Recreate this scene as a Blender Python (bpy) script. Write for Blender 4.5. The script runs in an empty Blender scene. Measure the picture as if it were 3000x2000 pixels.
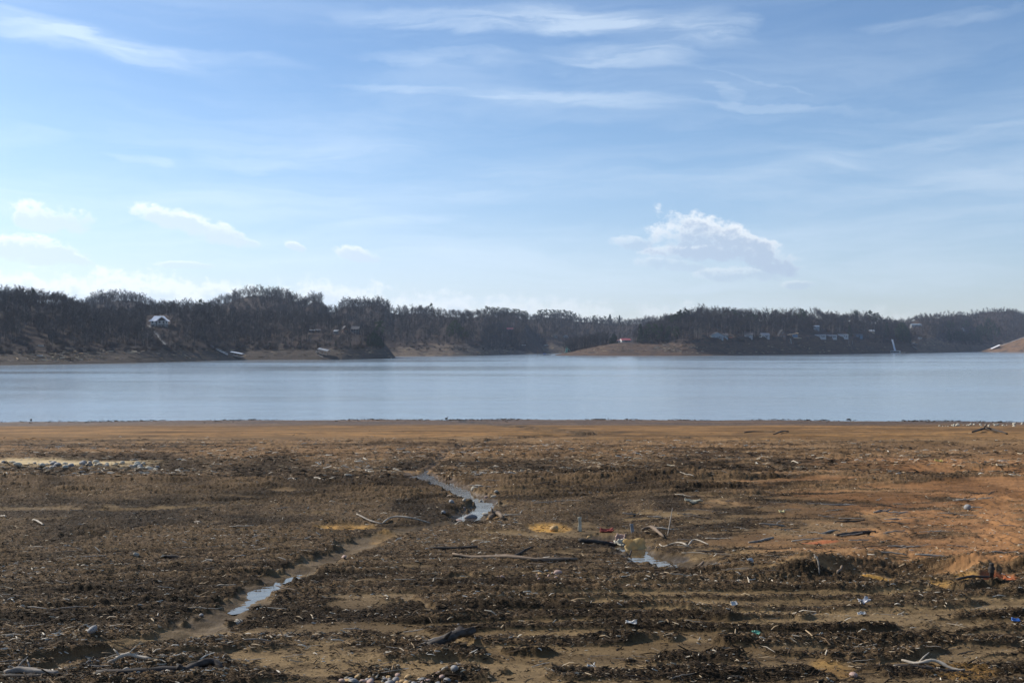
import bpy, math, random
import numpy as np
from mathutils import Vector

random.seed(7)
RNG = np.random.default_rng(11)
S = bpy.context.scene
COL = S.collection

# ------------------------------------------------------------------ camera
F = 35.0 / 36.0 * 3000.0          # focal length in photograph pixels
CAMZ = 10.0                        # camera height above the lake
HORY = 1015.0                      # row of the horizon in the photograph
cam = bpy.data.cameras.new('camera')
cam.lens = 35.0
cam.sensor_width = 36.0
cam.shift_y = 0.005
cam.clip_start = 0.1
cam.clip_end = 30000.0
camo = bpy.data.objects.new('camera', cam)
camo.location = (0, 0, CAMZ)
camo.rotation_euler = (math.radians(90), 0, 0)
COL.objects.link(camo)
S.camera = camo

# ------------------------------------------------------------------ light and exposure
SUN_AZ = math.radians(-62)         # left of the view direction
SUN_EL = math.radians(35)
S.view_settings.view_transform = 'Standard'
S.view_settings.look = 'None'
S.view_settings.gamma = 1.0
S.view_settings.exposure = 0.42
S.view_settings.use_curve_mapping = False
SKY_STRENGTH = 0.096
SUN_STRENGTH = 4.2
HAZE_DENSITY = 0.000065

sun = bpy.data.lights.new('sun', 'SUN')
sun.energy = SUN_STRENGTH
sun.angle = math.radians(0.6)
sun.color = (1.0, 0.93, 0.82)
suno = bpy.data.objects.new('sun', sun)
sd = Vector((math.sin(SUN_AZ) * math.cos(SUN_EL), math.cos(SUN_AZ) * math.cos(SUN_EL), math.sin(SUN_EL)))
suno.rotation_euler = sd.to_track_quat('Z', 'Y').to_euler()
suno.location = (-40, 30, 60)
COL.objects.link(suno)
S.cycles.max_bounces = 6
S.cycles.diffuse_bounces = 2
S.cycles.glossy_bounces = 2
S.cycles.transparent_max_bounces = 8
S.cycles.volume_bounces = 0
S.cycles.use_denoising = True
S.cycles.sample_clamp_indirect = 4.0


class G:
    """small helper to write node trees as expressions"""
    def __init__(self, tree):
        self.t = tree
        self.n = tree.nodes
        self.l = tree.links

    def node(self, kind, **kw):
        nd = self.n.new(kind)
        for k, v in kw.items():
            setattr(nd, k, v)
        return nd

    def put(self, sock, v):
        if isinstance(v, bpy.types.NodeSocket):
            self.l.new(v, sock)
        elif v is not None:
            if isinstance(v, (tuple, list)) and len(v) == 3 and sock.type == 'RGBA':
                v = (*v, 1)
            sock.default_value = v

    def m(self, op, a, b=None, c=None, clamp=False):
        nd = self.node('ShaderNodeMath', operation=op, use_clamp=clamp)
        for i, v in enumerate((a, b, c)):
            if v is not None:
                self.put(nd.inputs[i], v)
        return nd.outputs[0]

    def add(self, a, b): return self.m('ADD', a, b)
    def sub(self, a, b): return self.m('SUBTRACT', a, b)
    def mul(self, a, b): return self.m('MULTIPLY', a, b)
    def mx(self, a, b): return self.m('MAXIMUM', a, b)

    def ss(self, x, lo, hi, a=0.0, b=1.0):
        nd = self.node('ShaderNodeMapRange', interpolation_type='SMOOTHSTEP')
        self.put(nd.inputs[0], x)
        for i, v in ((1, lo), (2, hi), (3, a), (4, b)):
            self.put(nd.inputs[i], v)
        return nd.outputs[0]

    def mix(self, f, a, b, mode='MIX'):
        nd = self.node('ShaderNodeMix', data_type='RGBA', blend_type=mode)
        self.put(nd.inputs[0], f)
        self.put(nd.inputs[6], a)
        self.put(nd.inputs[7], b)
        return nd.outputs[2]

    def vec(self, x, y, z=0.0):
        nd = self.node('ShaderNodeCombineXYZ')
        for i, v in enumerate((x, y, z)):
            self.put(nd.inputs[i], v)
        return nd.outputs[0]

    def sep(self, v):
        nd = self.node('ShaderNodeSeparateXYZ')
        self.put(nd.inputs[0], v)
        return nd.outputs[0], nd.outputs[1], nd.outputs[2]

    def noise(self, v, scale, detail=4.0, rough=0.55, dist=0.0, dim='3D'):
        nd = self.node('ShaderNodeTexNoise', noise_dimensions=dim)
        self.put(nd.inputs['Vector'], v)
        nd.inputs['Scale'].default_value = scale
        nd.inputs['Detail'].default_value = detail
        nd.inputs['Roughness'].default_value = rough
        nd.inputs['Distortion'].default_value = dist
        return nd.outputs[0]

    def vmul(self, v, s):
        nd = self.node('ShaderNodeVectorMath', operation='MULTIPLY')
        self.put(nd.inputs[0], v)
        nd.inputs[1].default_value = s
        return nd.outputs[0]

    def obj(self):
        return self.node('ShaderNodeTexCoord').outputs['Object']

    def attr(self, name):
        return self.node('ShaderNodeAttribute', attribute_name=name)


# ------------------------------------------------------------------ sky
W = bpy.data.worlds.new('World')
S.world = W
W.use_nodes = True
g = G(W.node_tree)
g.n.clear()
sky = g.node('ShaderNodeTexSky', sky_type='NISHITA')
sky.sun_disc = False
sky.sun_elevation = SUN_EL
sky.sun_rotation = SUN_AZ
sky.altitude = 300
sky.air_density = 1.0
sky.dust_density = 0.6
sky.ozone_density = 3.0
dx, dy, dz = g.sep(g.node('ShaderNodeTexCoord').outputs['Generated'])
hyp = g.m('SQRT', g.add(g.mul(dx, dx), g.mul(dy, dy)))
az = g.m('ARCTAN2', dx, dy)
el = g.m('DIVIDE', dz, g.mx(hyp, 0.001))


def ae(px, py):
    u = (px - 1500) / F
    return math.atan(u), (HORY - py) / F / math.sqrt(1 + u * u)


base = g.mix(1.0, sky.outputs[0], g.mix(g.ss(el, 0.0, 0.22), (0.99, 0.965, 1.06), (0.93, 1.02, 1.09)), 'MULTIPLY')
elc = g.mx(el, 0.0)
# thin high veil
wob = g.noise(g.vec(g.mul(az, 2.0), g.mul(el, 4.0), 3.1), 1.0, 3.0)
wob2 = g.noise(g.vec(g.mul(az, 7.0), g.mul(el, 22.0), 8.1), 1.0, 5.0, 0.6, 0.5)
elw = g.add(el, g.add(g.mul(g.sub(wob, 0.5), 0.06), g.mul(g.sub(wob2, 0.5), 0.035)))
azw = g.add(az, g.mul(g.sub(wob2, 0.5), 0.16))
streak = g.noise(g.vec(g.mul(az, 2.6), g.mul(elw, 19.0), 0.7), 1.0, 6.0, 0.62, 0.4)
fibre = g.noise(g.vec(g.mul(az, 9.0), g.mul(elw, 70.0), 5.2), 1.0, 5.0, 0.6, 0.6)
veil = g.mul(g.ss(streak, 0.36, 0.78), 0.62)
veil = g.mul(veil, g.ss(el, 0.34, 0.05, 0.42, 1.0))
veil = g.add(veil, g.mul(g.ss(el, 0.30, 0.0), 0.30))
# named wisps: (px, py, half length, half height, slope, strength)
for (px, py, lx, ly, sl, st) in [
        (150, 105, 330, 34, -0.085, 0.75), (470, 132, 300, 20, -0.05, 0.4), (1500, 55, 420, 34, -0.03, 0.62),
        (1900, 95, 260, 30, -0.12, 0.6), (2090, 70, 120, 36, -0.1, 0.5), (1330, 165, 200, 24, -0.03, 0.42),
        (1800, 165, 200, 34, -0.05, 0.62), (1660, 290, 260, 28, -0.1, 0.45), (1260, 262, 240, 14, -0.03, 0.4),
        (2110, 265, 38, 22, -0.3, 0.45), (2300, 303, 260, 8, -0.04, 0.33), (2600, 430, 420, 26, 0.16, 0.42),
        (2780, 520, 330, 30, 0.12, 0.36), (900, 455, 260, 34, 0.0, 0.3), (420, 447, 80, 7, -0.12, 0.5),
        (1000, 560, 420, 40, 0.0, 0.3), (2760, 55, 180, 14, -0.02, 0.3), (40, 380, 120, 20, 0.1, 0.35),
        (1150, 650, 180, 14, 0.12, 0.4), (1750, 560, 420, 36, -0.02, 0.22), (2215, 235, 120, 3.0, -0.3, 0.3)]:
    a0, e0 = ae(px, py)
    ddx = g.mul(g.sub(azw, a0), F / lx)
    ddy = g.mul(g.sub(g.sub(elw, 0.0), g.add(e0, g.mul(g.sub(az, a0), sl))), F / ly)
    q = g.add(g.mul(ddx, ddx), g.mul(ddy, ddy))
    w = g.ss(q, 2.2, 0.0, 0.0, st)
    veil = g.add(veil, g.mul(w, g.ss(fibre, 0.32, 0.70, 0.25, 0.95)))
veil = g.m('MINIMUM', veil, 0.85)
glow = g.ss(az, -0.75, 0.65, 1.14, 0.86)
wh = g.node('ShaderNodeVectorMath', operation='SCALE')
g.put(wh.inputs[0], (6.5, 7.6, 8.8))
g.put(wh.inputs[3], glow)
col = g.mix(g.mul(veil, 0.68), base, wh.outputs[0])

# heaped clouds
cn = g.noise(g.vec(g.mul(az, 38.0), g.mul(el, 52.0), 1.3), 1.0, 8.0, 0.62, 0.15)
cn2 = g.noise(g.vec(g.mul(az, 110.0), g.mul(el, 130.0), 4.3), 1.0, 6.0, 0.65, 0.1)
puff = g.add(g.mul(g.sub(cn, 0.5), 4.6), g.mul(g.sub(cn2, 0.5), 2.2))
rimc = g.node('ShaderNodeVectorMath', operation='SCALE')
g.put(rimc.inputs[0], (8.1, 8.5, 8.9))
g.put(rimc.inputs[3], glow)
corec = g.node('ShaderNodeVectorMath', operation='SCALE')
g.put(corec.inputs[0], (3.15, 4.2, 5.75))
g.put(corec.inputs[3], g.ss(az, -0.6, 0.4, 1.5, 0.98))
amask = None
cmask = None
for (px, py, rx, ry, sk, k) in [
        (140, 640, 105, 42, -0.10, 0.9), (70, 735, 150, 38, -0.05, 0.9), (205, 752, 50, 22, -0.3, 0.9),
        (500, 645, 95, 30, -0.25, 0.9), (610, 678, 130, 36, -0.3, 0.9), (720, 708, 60, 14, -0.3, 0.6), (868, 724, 34, 15, -0.3, 0.8),
        (1045, 747, 58, 22, -0.2, 0.8), (550, 778, 80, 11, -0.02, 0.5), (2015, 697, 110, 52, -0.05, 1.0),
        (2150, 715, 190, 52, -0.42, 1.05), (2060, 735, 170, 36, -0.05, 1.0), (1855, 715, 70, 22, -0.1, 0.6),
        (2160, 806, 110, 24, -0.05, 0.5), (1960, 775, 90, 22, -0.1, 0.4), (2340, 836, 46, 14, 0, 0.45)]:
    a0, e0 = ae(px, py)
    dax = g.sub(az, a0)
    ddx = g.mul(dax, F / rx / 1.25)
    ddy = g.mul(g.sub(el, g.add(e0, g.mul(dax, sk))), F / ry / 1.3)
    dn = g.m('MINIMUM', ddy, 0.0)      # flatter bases
    q = g.sub(0.95, g.add(g.mul(ddx, ddx), g.add(g.mul(ddy, ddy), g.mul(g.mul(dn, dn), 0.7))))
    qq = g.add(q, g.mul(puff, g.ss(q, -0.7, 0.3, 0.0, 0.62)))
    al = g.ss(qq, 0.05, 0.75, 0.0, k)
    core = g.ss(g.add(g.add(qq, g.mul(ddx, 0.35)), g.mul(ddy, -0.75)), -0.02, 0.85)
    core = g.mul(core, g.mul(al, 0.8 if px > 1500 else 0.6))
    amask = al if amask is None else g.mx(amask, al)
    cmask = core if cmask is None else g.mx(cmask, core)
# bank of cloud low over the hills, tallest on the left
bt = g.noise(g.vec(g.mul(az, 14.0), 0.0, 9.0), 1.0, 5.0, 0.62)
top = g.add(g.ss(az, -0.5, 0.45, 0.074, 0.034), g.mul(g.sub(bt, 0.5), 0.055))
dep = g.mul(g.sub(top, el), 46.0)
qq = g.add(dep, g.mul(puff, 0.55))
al = g.mul(g.ss(qq, 0.0, 0.8), g.ss(az, -0.45, 0.35, 0.95, 0.4))
core = g.mul(g.ss(qq, 0.45, 1.5), g.mul(al, 0.55))
amask = g.mx(amask, al)
cmask = g.mx(cmask, core)
ccol = g.mix(g.m('DIVIDE', cmask, g.mx(amask, 0.01)), rimc.outputs[0], corec.outputs[0])
col = g.mix(g.m('MINIMUM', g.mul(amask, 0.88), 1.0), col, ccol)
bg = g.node('ShaderNodeBackground')
g.put(bg.inputs[0], col)
bg.inputs[1].default_value = SKY_STRENGTH
wo = g.node('ShaderNodeOutputWorld')
g.l.new(bg.outputs[0], wo.inputs[0])
W.cycles.sampling_method = 'MANUAL'
W.cycles.sample_map_resolution = 512

# ------------------------------------------------------------------ helpers
def X(px, Y):
    return (px - 1500.0) / F * Y


def Zat(py, Y):
    return CAMZ + (HORY - py) / F * Y


def tag(o, label=None, cat=None, group=None, kind=None):
    if label: o['label'] = label
    if cat: o['category'] = cat
    if group: o['group'] = group
    if kind: o['kind'] = kind
    return o


def empty(name, loc, rz=0.0, parent=None):
    o = bpy.data.objects.new(name, None)
    o.empty_display_size = 0.3
    o.location = loc
    o.rotation_euler = (0, 0, rz)
    o.parent = parent
    COL.objects.link(o)
    return o


class MB:
    """collects shapes and links them as one mesh object"""
    def __init__(self):
        self.v = []
        self.f = []

    def quadbox(self, c):
        b = len(self.v)
        self.v += [tuple(p) for p in c]
        self.f += [(b, b + 3, b + 2, b + 1), (b + 4, b + 5, b + 6, b + 7), (b, b + 1, b + 5, b + 4),
                   (b + 1, b + 2, b + 6, b + 5), (b + 2, b + 3, b + 7, b + 6), (b + 3, b, b + 4, b + 7)]
        return self

    def box(self, x0, x1, y0, y1, z0, z1):
        return self.quadbox([(x0, y0, z0), (x1, y0, z0), (x1, y1, z0), (x0, y1, z0),
                             (x0, y0, z1), (x1, y0, z1), (x1, y1, z1), (x0, y1, z1)])

    def beam(self, a, b, w, h):
        a = Vector(a); b = Vector(b)
        d = (b - a).normalized()
        up = Vector((0, 0, 1)) if abs(d.z) < 0.95 else Vector((0, 1, 0))
        s = d.cross(up).normalized() * (w / 2)
        u = s.normalized().cross(d).normalized() * (h / 2)
        return self.quadbox([a - s - u, a + s - u, a + s + u, a - s + u, b - s - u, b + s - u, b + s + u, b - s + u])

    def tube(self, pts, rad, n=6, cap=True, jit=0.0):
        pts = [Vector(p) for p in pts]
        base = len(self.v)
        ref = None
        for i, p in enumerate(pts):
            d = (pts[min(i + 1, len(pts) - 1)] - pts[max(i - 1, 0)])
            if d.length < 1e-9: d = Vector((0, 0, 1))
            d.normalize()
            if ref is None:
                ref = d.orthogonal().normalized()
            s = (ref - d * ref.dot(d))
            if s.length < 1e-6: s = d.orthogonal()
            s.normalize(); ref = s
            t = d.cross(s)
            r = rad[i]
            for k in range(n):
                a = 2 * math.pi * k / n
                q = r * (1 + jit * random.uniform(-1, 1)) if jit else r
                self.v.append(tuple(p + s * (math.cos(a) * q) + t * (math.sin(a) * q)))
        for i in range(len(pts) - 1):
            for k in range(n):
                a = base + i * n + k; b = base + i * n + (k + 1) % n
                self.f.append((a, b, b + n, a + n))
        if cap:
            self.f.append(tuple(base + k for k in reversed(range(n))))
            self.f.append(tuple(base + (len(pts) - 1) * n + k for k in range(n)))
        return self

    def prism(self, poly, y0, y1):
        """polygon in x,z pushed from y0 to y1"""
        b = len(self.v); n = len(poly)
        self.v += [(x, y0, z) for x, z in poly] + [(x, y1, z) for x, z in poly]
        self.f.append(tuple(b + k for k in range(n)))
        self.f.append(tuple(b + n + k for k in reversed(range(n))))
        for k in range(n):
            k2 = (k + 1) % n
            self.f.append((b + k, b + n + k, b + n + k2, b + k2))
        return self

    def build(self, name, mat, parent=None, smooth=False):
        me = bpy.data.meshes.new(name)
        me.from_pydata(self.v, [], self.f)
        me.validate(clean_customdata=False)
        if smooth:
            me.polygons.foreach_set('use_smooth', [True] * len(me.polygons))
        if mat: me.materials.append(mat)
        o = bpy.data.objects.new(name, me)
        o.parent = parent
        COL.objects.link(o)
        return o


def np_mesh(name, verts, quads, mat, attrs=None, smooth=True, tris=None, link=True):
    me = bpy.data.meshes.new(name)
    nv = len(verts)
    me.vertices.add(nv)
    me.vertices.foreach_set('co', np.ascontiguousarray(verts, dtype=np.float32).ravel())
    lists, starts, tot, off = [], [], [], 0
    for arr, k in ((quads, 4), (tris, 3)):
        if arr is not None and len(arr):
            lists.append(np.asarray(arr, dtype=np.int32).ravel())
            starts.append(off + np.arange(len(arr), dtype=np.int32) * k)
            tot.append(np.full(len(arr), k, dtype=np.int32))
            off += len(arr) * k
    li = np.concatenate(lists); st = np.concatenate(starts); to = np.concatenate(tot)
    me.loops.add(len(li)); me.loops.foreach_set('vertex_index', li)
    me.polygons.add(len(st)); me.polygons.foreach_set('loop_start', st)
    me.polygons.foreach_set('loop_total', to)
    me.polygons.foreach_set('use_smooth', np.full(len(st), smooth))
    for an, arr in (attrs or {}).items():
        arr = np.asarray(arr, dtype=np.float32)
        if arr.ndim == 1:
            at_ = me.attributes.new(an, 'FLOAT', 'POINT'); at_.data.foreach_set('value', arr)
        else:
            at_ = me.attributes.new(an, 'FLOAT_VECTOR', 'POINT'); at_.data.foreach_set('vector', arr.ravel())
    me.update(calc_edges=True)
    if mat: me.materials.append(mat)
    o = bpy.data.objects.new(name, me)
    if link: COL.objects.link(o)
    return o


# ------------------------------------------------------------------ numpy noise
_TAB = RNG.uniform(-1, 1, (16, 256, 256)).astype(np.float32)


def vn(x, y, s=0):
    x = np.asarray(x, dtype=np.float64) + s * 37.3; y = np.asarray(y, dtype=np.float64) + s * 17.7
    T = _TAB[s % 16]
    ix = np.floor(x).astype(np.int64); iy = np.floor(y).astype(np.int64)
    fx = x - ix; fy = y - iy
    fx = fx * fx * fx * (fx * (fx * 6 - 15) + 10); fy = fy * fy * fy * (fy * (fy * 6 - 15) + 10)
    a = ix & 255; b = iy & 255; a1 = (a + 1) & 255; b1 = (b + 1) & 255
    return (T[a, b] * (1 - fx) + T[a1, b] * fx) * (1 - fy) + (T[a, b1] * (1 - fx) + T[a1, b1] * fx) * fy


def fbm(x, y, s=0, o=4, g_=0.5):
    r = 0.0; w = 1.0; t = 0.0
    for i in range(o):
        r = r + w * vn(x, y, s + i * 3)
        t += w; w *= g_
        x, y = (x * 0.8 - y * 0.6) * 2.03, (x * 0.6 + y * 0.8) * 2.03
    return r / t * 1.5


def sst(x, lo, hi):
    t = np.clip((x - lo) / (hi - lo), 0, 1)
    return t * t * (3 - 2 * t)


def grid_quads(nr, nc):
    i = np.arange(nr - 1)[:, None] * nc + np.arange(nc - 1)[None, :]
    return np.stack([i, i + 1, i + nc + 1, i + nc], axis=-1).reshape(-1, 4)


# ------------------------------------------------------------------ materials
def mat_new(name):
    m = bpy.data.materials.new(name)
    m.use_nodes = True
    g = G(m.node_tree)
    b = g.n['Principled BSDF']
    return m, g, b


def simple(name, colr, rough=0.7, var=0.25, scale=3.0, bump=0.0, metal=0.0, stretch=(1, 1, 1)):
    m, g, b = mat_new(name)
    v = g.vmul(g.obj(), stretch)
    n = g.noise(v, scale, 5.0, 0.6)
    lo = tuple(c * (1 - var) for c in colr); hi = tuple(min(1, c * (1 + var)) for c in colr)
    g.put(b.inputs['Base Color'], g.mix(g.ss(n, 0.25, 0.75), lo, hi))
    b.inputs['Roughness'].default_value = rough
    b.inputs['Metallic'].default_value = metal
    if bump:
        bp = g.node('ShaderNodeBump')
        bp.inputs['Strength'].default_value = bump
        bp.inputs['Distance'].default_value = 0.02
        g.put(bp.inputs['Height'], n)
        g.put(b.inputs['Normal'], bp.outputs[0])
    return m


M = {}
M['bark'] = simple('grey_bark', (0.07, 0.064, 0.062), 0.9, 0.3, 1.5)
M['bark_pale'] = simple('pale_bark', (0.22, 0.19, 0.165), 0.9, 0.25, 1.5)
M['twigs'] = simple('bare_twigs', (0.052, 0.048, 0.048), 0.9, 0.35, 0.5)
M['twigs_warm'] = simple('warm_bare_twigs', (0.068, 0.057, 0.051), 0.9, 0.35, 0.5)
M['needles'] = simple('pine_needles', (0.044, 0.066, 0.028), 0.8, 0.35, 0.6)
M['cedar'] = simple('cedar_needles', (0.03, 0.046, 0.022), 0.8, 0.4, 0.8)
M['brush'] = simple('dry_brush', (0.085, 0.058, 0.042), 0.9, 0.4, 0.6)
M['white_metal'] = simple('white_roof_metal', (0.8, 0.81, 0.83), 0.3, 0.03, 2.0)
M['shaded_white'] = simple('shaded_white_siding', (0.36, 0.37, 0.38), 0.7, 0.12, 2.0)  # white darkened in its colour for the shade on fronts turned from the sun
M['white'] = simple('white_paint', (0.72, 0.72, 0.70), 0.6, 0.06, 2.0)
M['pale_blue'] = simple('pale_blue_siding', (0.23, 0.27, 0.30), 0.7, 0.1, 2.0)
M['grey'] = simple('grey_siding', (0.3, 0.31, 0.32), 0.7, 0.15, 2.0)
M['dark'] = simple('dark_stained_wood', (0.06, 0.05, 0.045), 0.8, 0.3, 2.0)
M['brown'] = simple('brown_siding', (0.16, 0.10, 0.07), 0.8, 0.25, 2.0)
M['tan'] = simple('tan_timber', (0.42, 0.32, 0.21), 0.8, 0.15, 2.0)
M['red_roof'] = simple('red_metal_roof', (0.42, 0.10, 0.10), 0.45, 0.15, 1.0)
M['shingle'] = simple('dark_shingles', (0.075, 0.075, 0.08), 0.85, 0.25, 4.0)
M['shingle_grey'] = simple('grey_shingles', (0.22, 0.23, 0.25), 0.6, 0.2, 4.0)
M['blue_roof'] = simple('pale_blue_roof', (0.32, 0.45, 0.55), 0.45, 0.1, 1.0)
M['glass'] = simple('window_glass', (0.03, 0.035, 0.045), 0.08, 0.2, 1.0)
M['blue_screen'] = simple('blue_screen', (0.10, 0.17, 0.26), 0.5, 0.1, 1.0)
M['grey_wood'] = simple('weathered_grey_wood', (0.27, 0.255, 0.235), 0.85, 0.25, 3.0, 0.2)
M['alu'] = simple('aluminium', (0.62, 0.64, 0.66), 0.35, 0.08, 2.0, 0, 0.3)
M['green_paint'] = simple('green_paint', (0.10, 0.30, 0.22), 0.5, 0.15, 2.0)
M['blue_cover'] = simple('blue_boat_cover', (0.08, 0.11, 0.30), 0.6, 0.2, 1.0)
M['rust'] = simple('rusty_steel', (0.14, 0.075, 0.05), 0.8, 0.3, 3.0)
M['concrete'] = simple('grey_concrete', (0.34, 0.33, 0.31), 0.85, 0.15, 2.0)
M['orange'] = simple('orange_plastic', (0.55, 0.16, 0.05), 0.5, 0.1, 2.0)


# hills: leaf litter above the old waterline, eroded clay below it
def hill_mat(name, clay, clay2):
    m, g, b = mat_new(name)
    p = g.obj()
    bank = g.attr('bank').outputs['Fac']
    n = g.noise(p, 0.06, 6.0, 0.6)
    n2 = g.noise(p, 0.7, 5.0, 0.6)
    litter = g.mix(g.ss(n, 0.35, 0.65), (0.042, 0.032, 0.027), (0.068, 0.047, 0.037))
    litter = g.mix(g.ss(n2, 0.5, 0.8), litter, (0.045, 0.037, 0.032))
    layers = g.noise(g.vmul(p, (0.02, 0.02, 1.6)), 1.0, 6.0, 0.7, 0.5)
    cl = g.mix(g.ss(layers, 0.35, 0.65), clay, clay2)
    blotch = g.noise(p, 0.09, 6.0, 0.65)
    cl = g.mix(g.ss(blotch, 0.5, 0.62, 0.0, 0.75), cl, (0.062, 0.05, 0.042))
    cl = g.mix(g.ss(n2, 0.62, 0.75), cl, (0.30, 0.26, 0.22))
    g.put(b.inputs['Base Color'], g.mix(bank, litter, cl))
    b.inputs['Roughness'].default_value = 0.95
    b.inputs['Specular IOR Level'].default_value = 0.15
    bp = g.node('ShaderNodeBump')
    bp.inputs['Strength'].default_value = 0.9
    bp.inputs['Distance'].default_value = 1.2
    g.put(bp.inputs['Height'], g.add(g.mul(n2, 0.7), layers))
    g.put(b.inputs['Normal'], bp.outputs[0])
    return m


M['hill_left'] = hill_mat('left_hill_soil', (0.098, 0.076, 0.056), (0.058, 0.047, 0.039))
M['hill_mid'] = hill_mat('middle_hill_soil', (0.20, 0.15, 0.105), (0.12, 0.092, 0.07))
M['hill_right'] = hill_mat('peninsula_soil', (0.145, 0.09, 0.058), (0.075, 0.055, 0.042))
M['hill_far'] = hill_mat('far_right_soil', (0.19, 0.13, 0.085), (0.12, 0.09, 0.068))
M['hill_spit'] = hill_mat('spit_soil', (0.24, 0.145, 0.08), (0.16, 0.105, 0.07))

# ------------------------------------------------------------------ hills round the lake
I_ = lambda pts: (np.array([p[0] for p in pts], float), np.array([p[1] for p in pts], float))


class Hill:
    def __init__(self, name, mat, px0, px1, shore, bank, ridge, tops, T, wb, pw, ends=(None, None), step=6.0, amp=1.5):
        self.name, self.mat, self.px0, self.px1 = name, mat, px0, px1
        self.shore, self.bank, self.ridge, self.tops = I_(shore), I_(bank), I_(ridge), I_(tops)
        self.T, self.wb, self.pw, self.ends, self.step, self.amp = T, I_(wb), I_(pw), ends, step, amp

    def S(self, px):
        return F * CAMZ / (np.interp(px, *self.shore) - HORY)

    def params(self, px):
        s = self.S(px)
        wb = np.interp(px, *self.wb)
        Yb = s + wb
        zb = CAMZ + (HORY - np.interp(px, *self.bank)) / F * Yb
        r = s + np.interp(px, *self.ridge)
        zr = CAMZ + (HORY - np.interp(px, *self.tops)) / F * r - self.T
        zr = np.maximum(zr, zb + 0.4)
        return s, wb, zb, r, zr

    def end(self, px):
        e = np.ones_like(np.asarray(px, float))
        if self.ends[0] is not None: e = e * sst(px, self.ends[0][0], self.ends[0][1])
        if self.ends[1] is not None: e = e * (1 - sst(px, self.ends[1][0], self.ends[1][1]))
        return e

    def Z(self, px, Y):
        px = np.asarray(px, float); Y = np.asarray(Y, float)
        s, wb, zb, r, zr = self.params(px)
        p = np.interp(px, *self.pw)
        t = (Y - s) / wb
        q = np.clip((Y - s - wb) / (r - s - wb), 0, 1)
        z = np.where(t < 0, np.maximum(-5, (Y - s) * 0.12),
                     np.where(t < 1, zb * np.clip(t, 0, 1) ** p, zb + (zr - zb) * (0.35 * q + 0.65 * np.sin(q * math.pi / 2))))
        z = np.where(Y > r, zr - (Y - r) * 0.16, z)
        x = X(px, Y)
        k = np.clip(t, 0, 1.0)
        z = z + k * self.amp * fbm(x / 38, Y / 38, 3, 4) * (0.4 + 1.0 * q) + np.clip(t * 3, 0, 1) * 0.35 * fbm(x / 5, Y / 7, 6, 3)
        e = self.end(px)
        return z * e - (1 - e) * 5

    def build(self):
        px = np.arange(self.px0, self.px1 + 1, self.step)
        s, wb, zb, r, zr = self.params(px)
        t = np.concatenate([np.linspace(-1, 0, 5)[:-1], np.linspace(0, 1, 26)[:-1], 1 + np.linspace(0, 1, 50), 2 + np.linspace(0.05, 1, 10)])
        Yg = np.where(t[:, None] < 0, s + t[:, None] * 60,
                      np.where(t[:, None] < 1, s + t[:, None] * wb,
                               np.where(t[:, None] <= 2, s + wb + (t[:, None] - 1) * (r - s - wb), r + (t[:, None] - 2) * 260)))
        P = np.broadcast_to(px, Yg.shape)
        Zg = self.Z(P, Yg)
        xg = X(P, Yg)
        bank = 1 - sst(t[:, None] + 0.14 * fbm(xg / 12, Yg / 12, 5, 3), 0.93, 1.06)
        o = np_mesh(self.name, np.stack([xg, Yg, Zg], -1).reshape(-1, 3), grid_quads(len(t), len(px)), self.mat, {'bank': bank.ravel()})
        tag(o, kind='structure')
        return o


SKY_L = [(-700, 800), (0, 831), (60, 833), (130, 843), (170, 847), (210, 860), (260, 884), (340, 893), (420, 884), (480, 874), (520, 869),
         (570, 874), (620, 884), (680, 893), (760, 897), (860, 900), (950, 905), (1010, 915), (1060, 932), (1110, 948), (1150, 972), (1190, 1010)]
L1 = Hill('left_hill', M['hill_left'], -1300, 1196,
          [(-700, 1078), (0, 1070), (400, 1063), (700, 1054.5), (1000, 1053.5), (1150, 1050), (1196, 1048.5)],
          [(-700, 1031), (0, 1031), (200, 1024), (400, 1020), (700, 1020), (900, 1018), (1120, 1018), (1150, 1022), (1196, 1046)],
          [(-700, 230), (600, 250), (950, 230), (1100, 110), (1196, 70)], SKY_L, 13.0,
          [(-700, 34), (1196, 30)], [(-700, 1.0), (1196, 0.9)], ends=(None, (1105, 1197)))
SKY_2 = [(150, 890), (215, 870), (255, 862), (270, 855), (300, 847), (340, 845), (400, 849), (440, 862), (485, 890), (560, 895), (605, 880), (640, 862),
         (670, 853), (700, 840), (750, 831), (790, 836), (810, 833), (830, 843), (860, 848), (895, 865), (910, 853), (930, 848), (945, 858),
         (952, 880), (985, 880), (1005, 865), (1050, 866), (1125, 863), (1135, 875), (1150, 888), (1180, 892), (1232, 888), (1285, 898),
         (1380, 902), (1425, 898), (1480, 902), (1545, 912), (1600, 930), (1660, 960)]
L2 = Hill('middle_hill', M['hill_mid'], 120, 1640,
          [(120, 1047), (1100, 1044), (1165, 1043.6), (1325, 1043), (1411, 1041.5), (1470, 1038.5), (1500, 1037.5), (1640, 1036.4)],
          [(120, 1018), (1165, 1017), (1325, 1019), (1400, 1018), (1480, 1022), (1530, 1029), (1640, 1036)],
          [(120, 330), (900, 330), (1300, 380), (1480, 330), (1640, 200)], SKY_2, 15.0,
          [(120, 30), (1640, 34)], [(120, 1.0), (1640, 1.0)], ends=(None, (1520, 1640)))
SKY_3 = [(1380, 925), (1440, 908), (1500, 906), (1560, 912), (1590, 908), (1645, 908), (1690, 920), (1735, 922), (1800, 928), (1850, 930),
         (1880, 924), (1930, 918), (2000, 912), (2150, 915), (2300, 930)]
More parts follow.
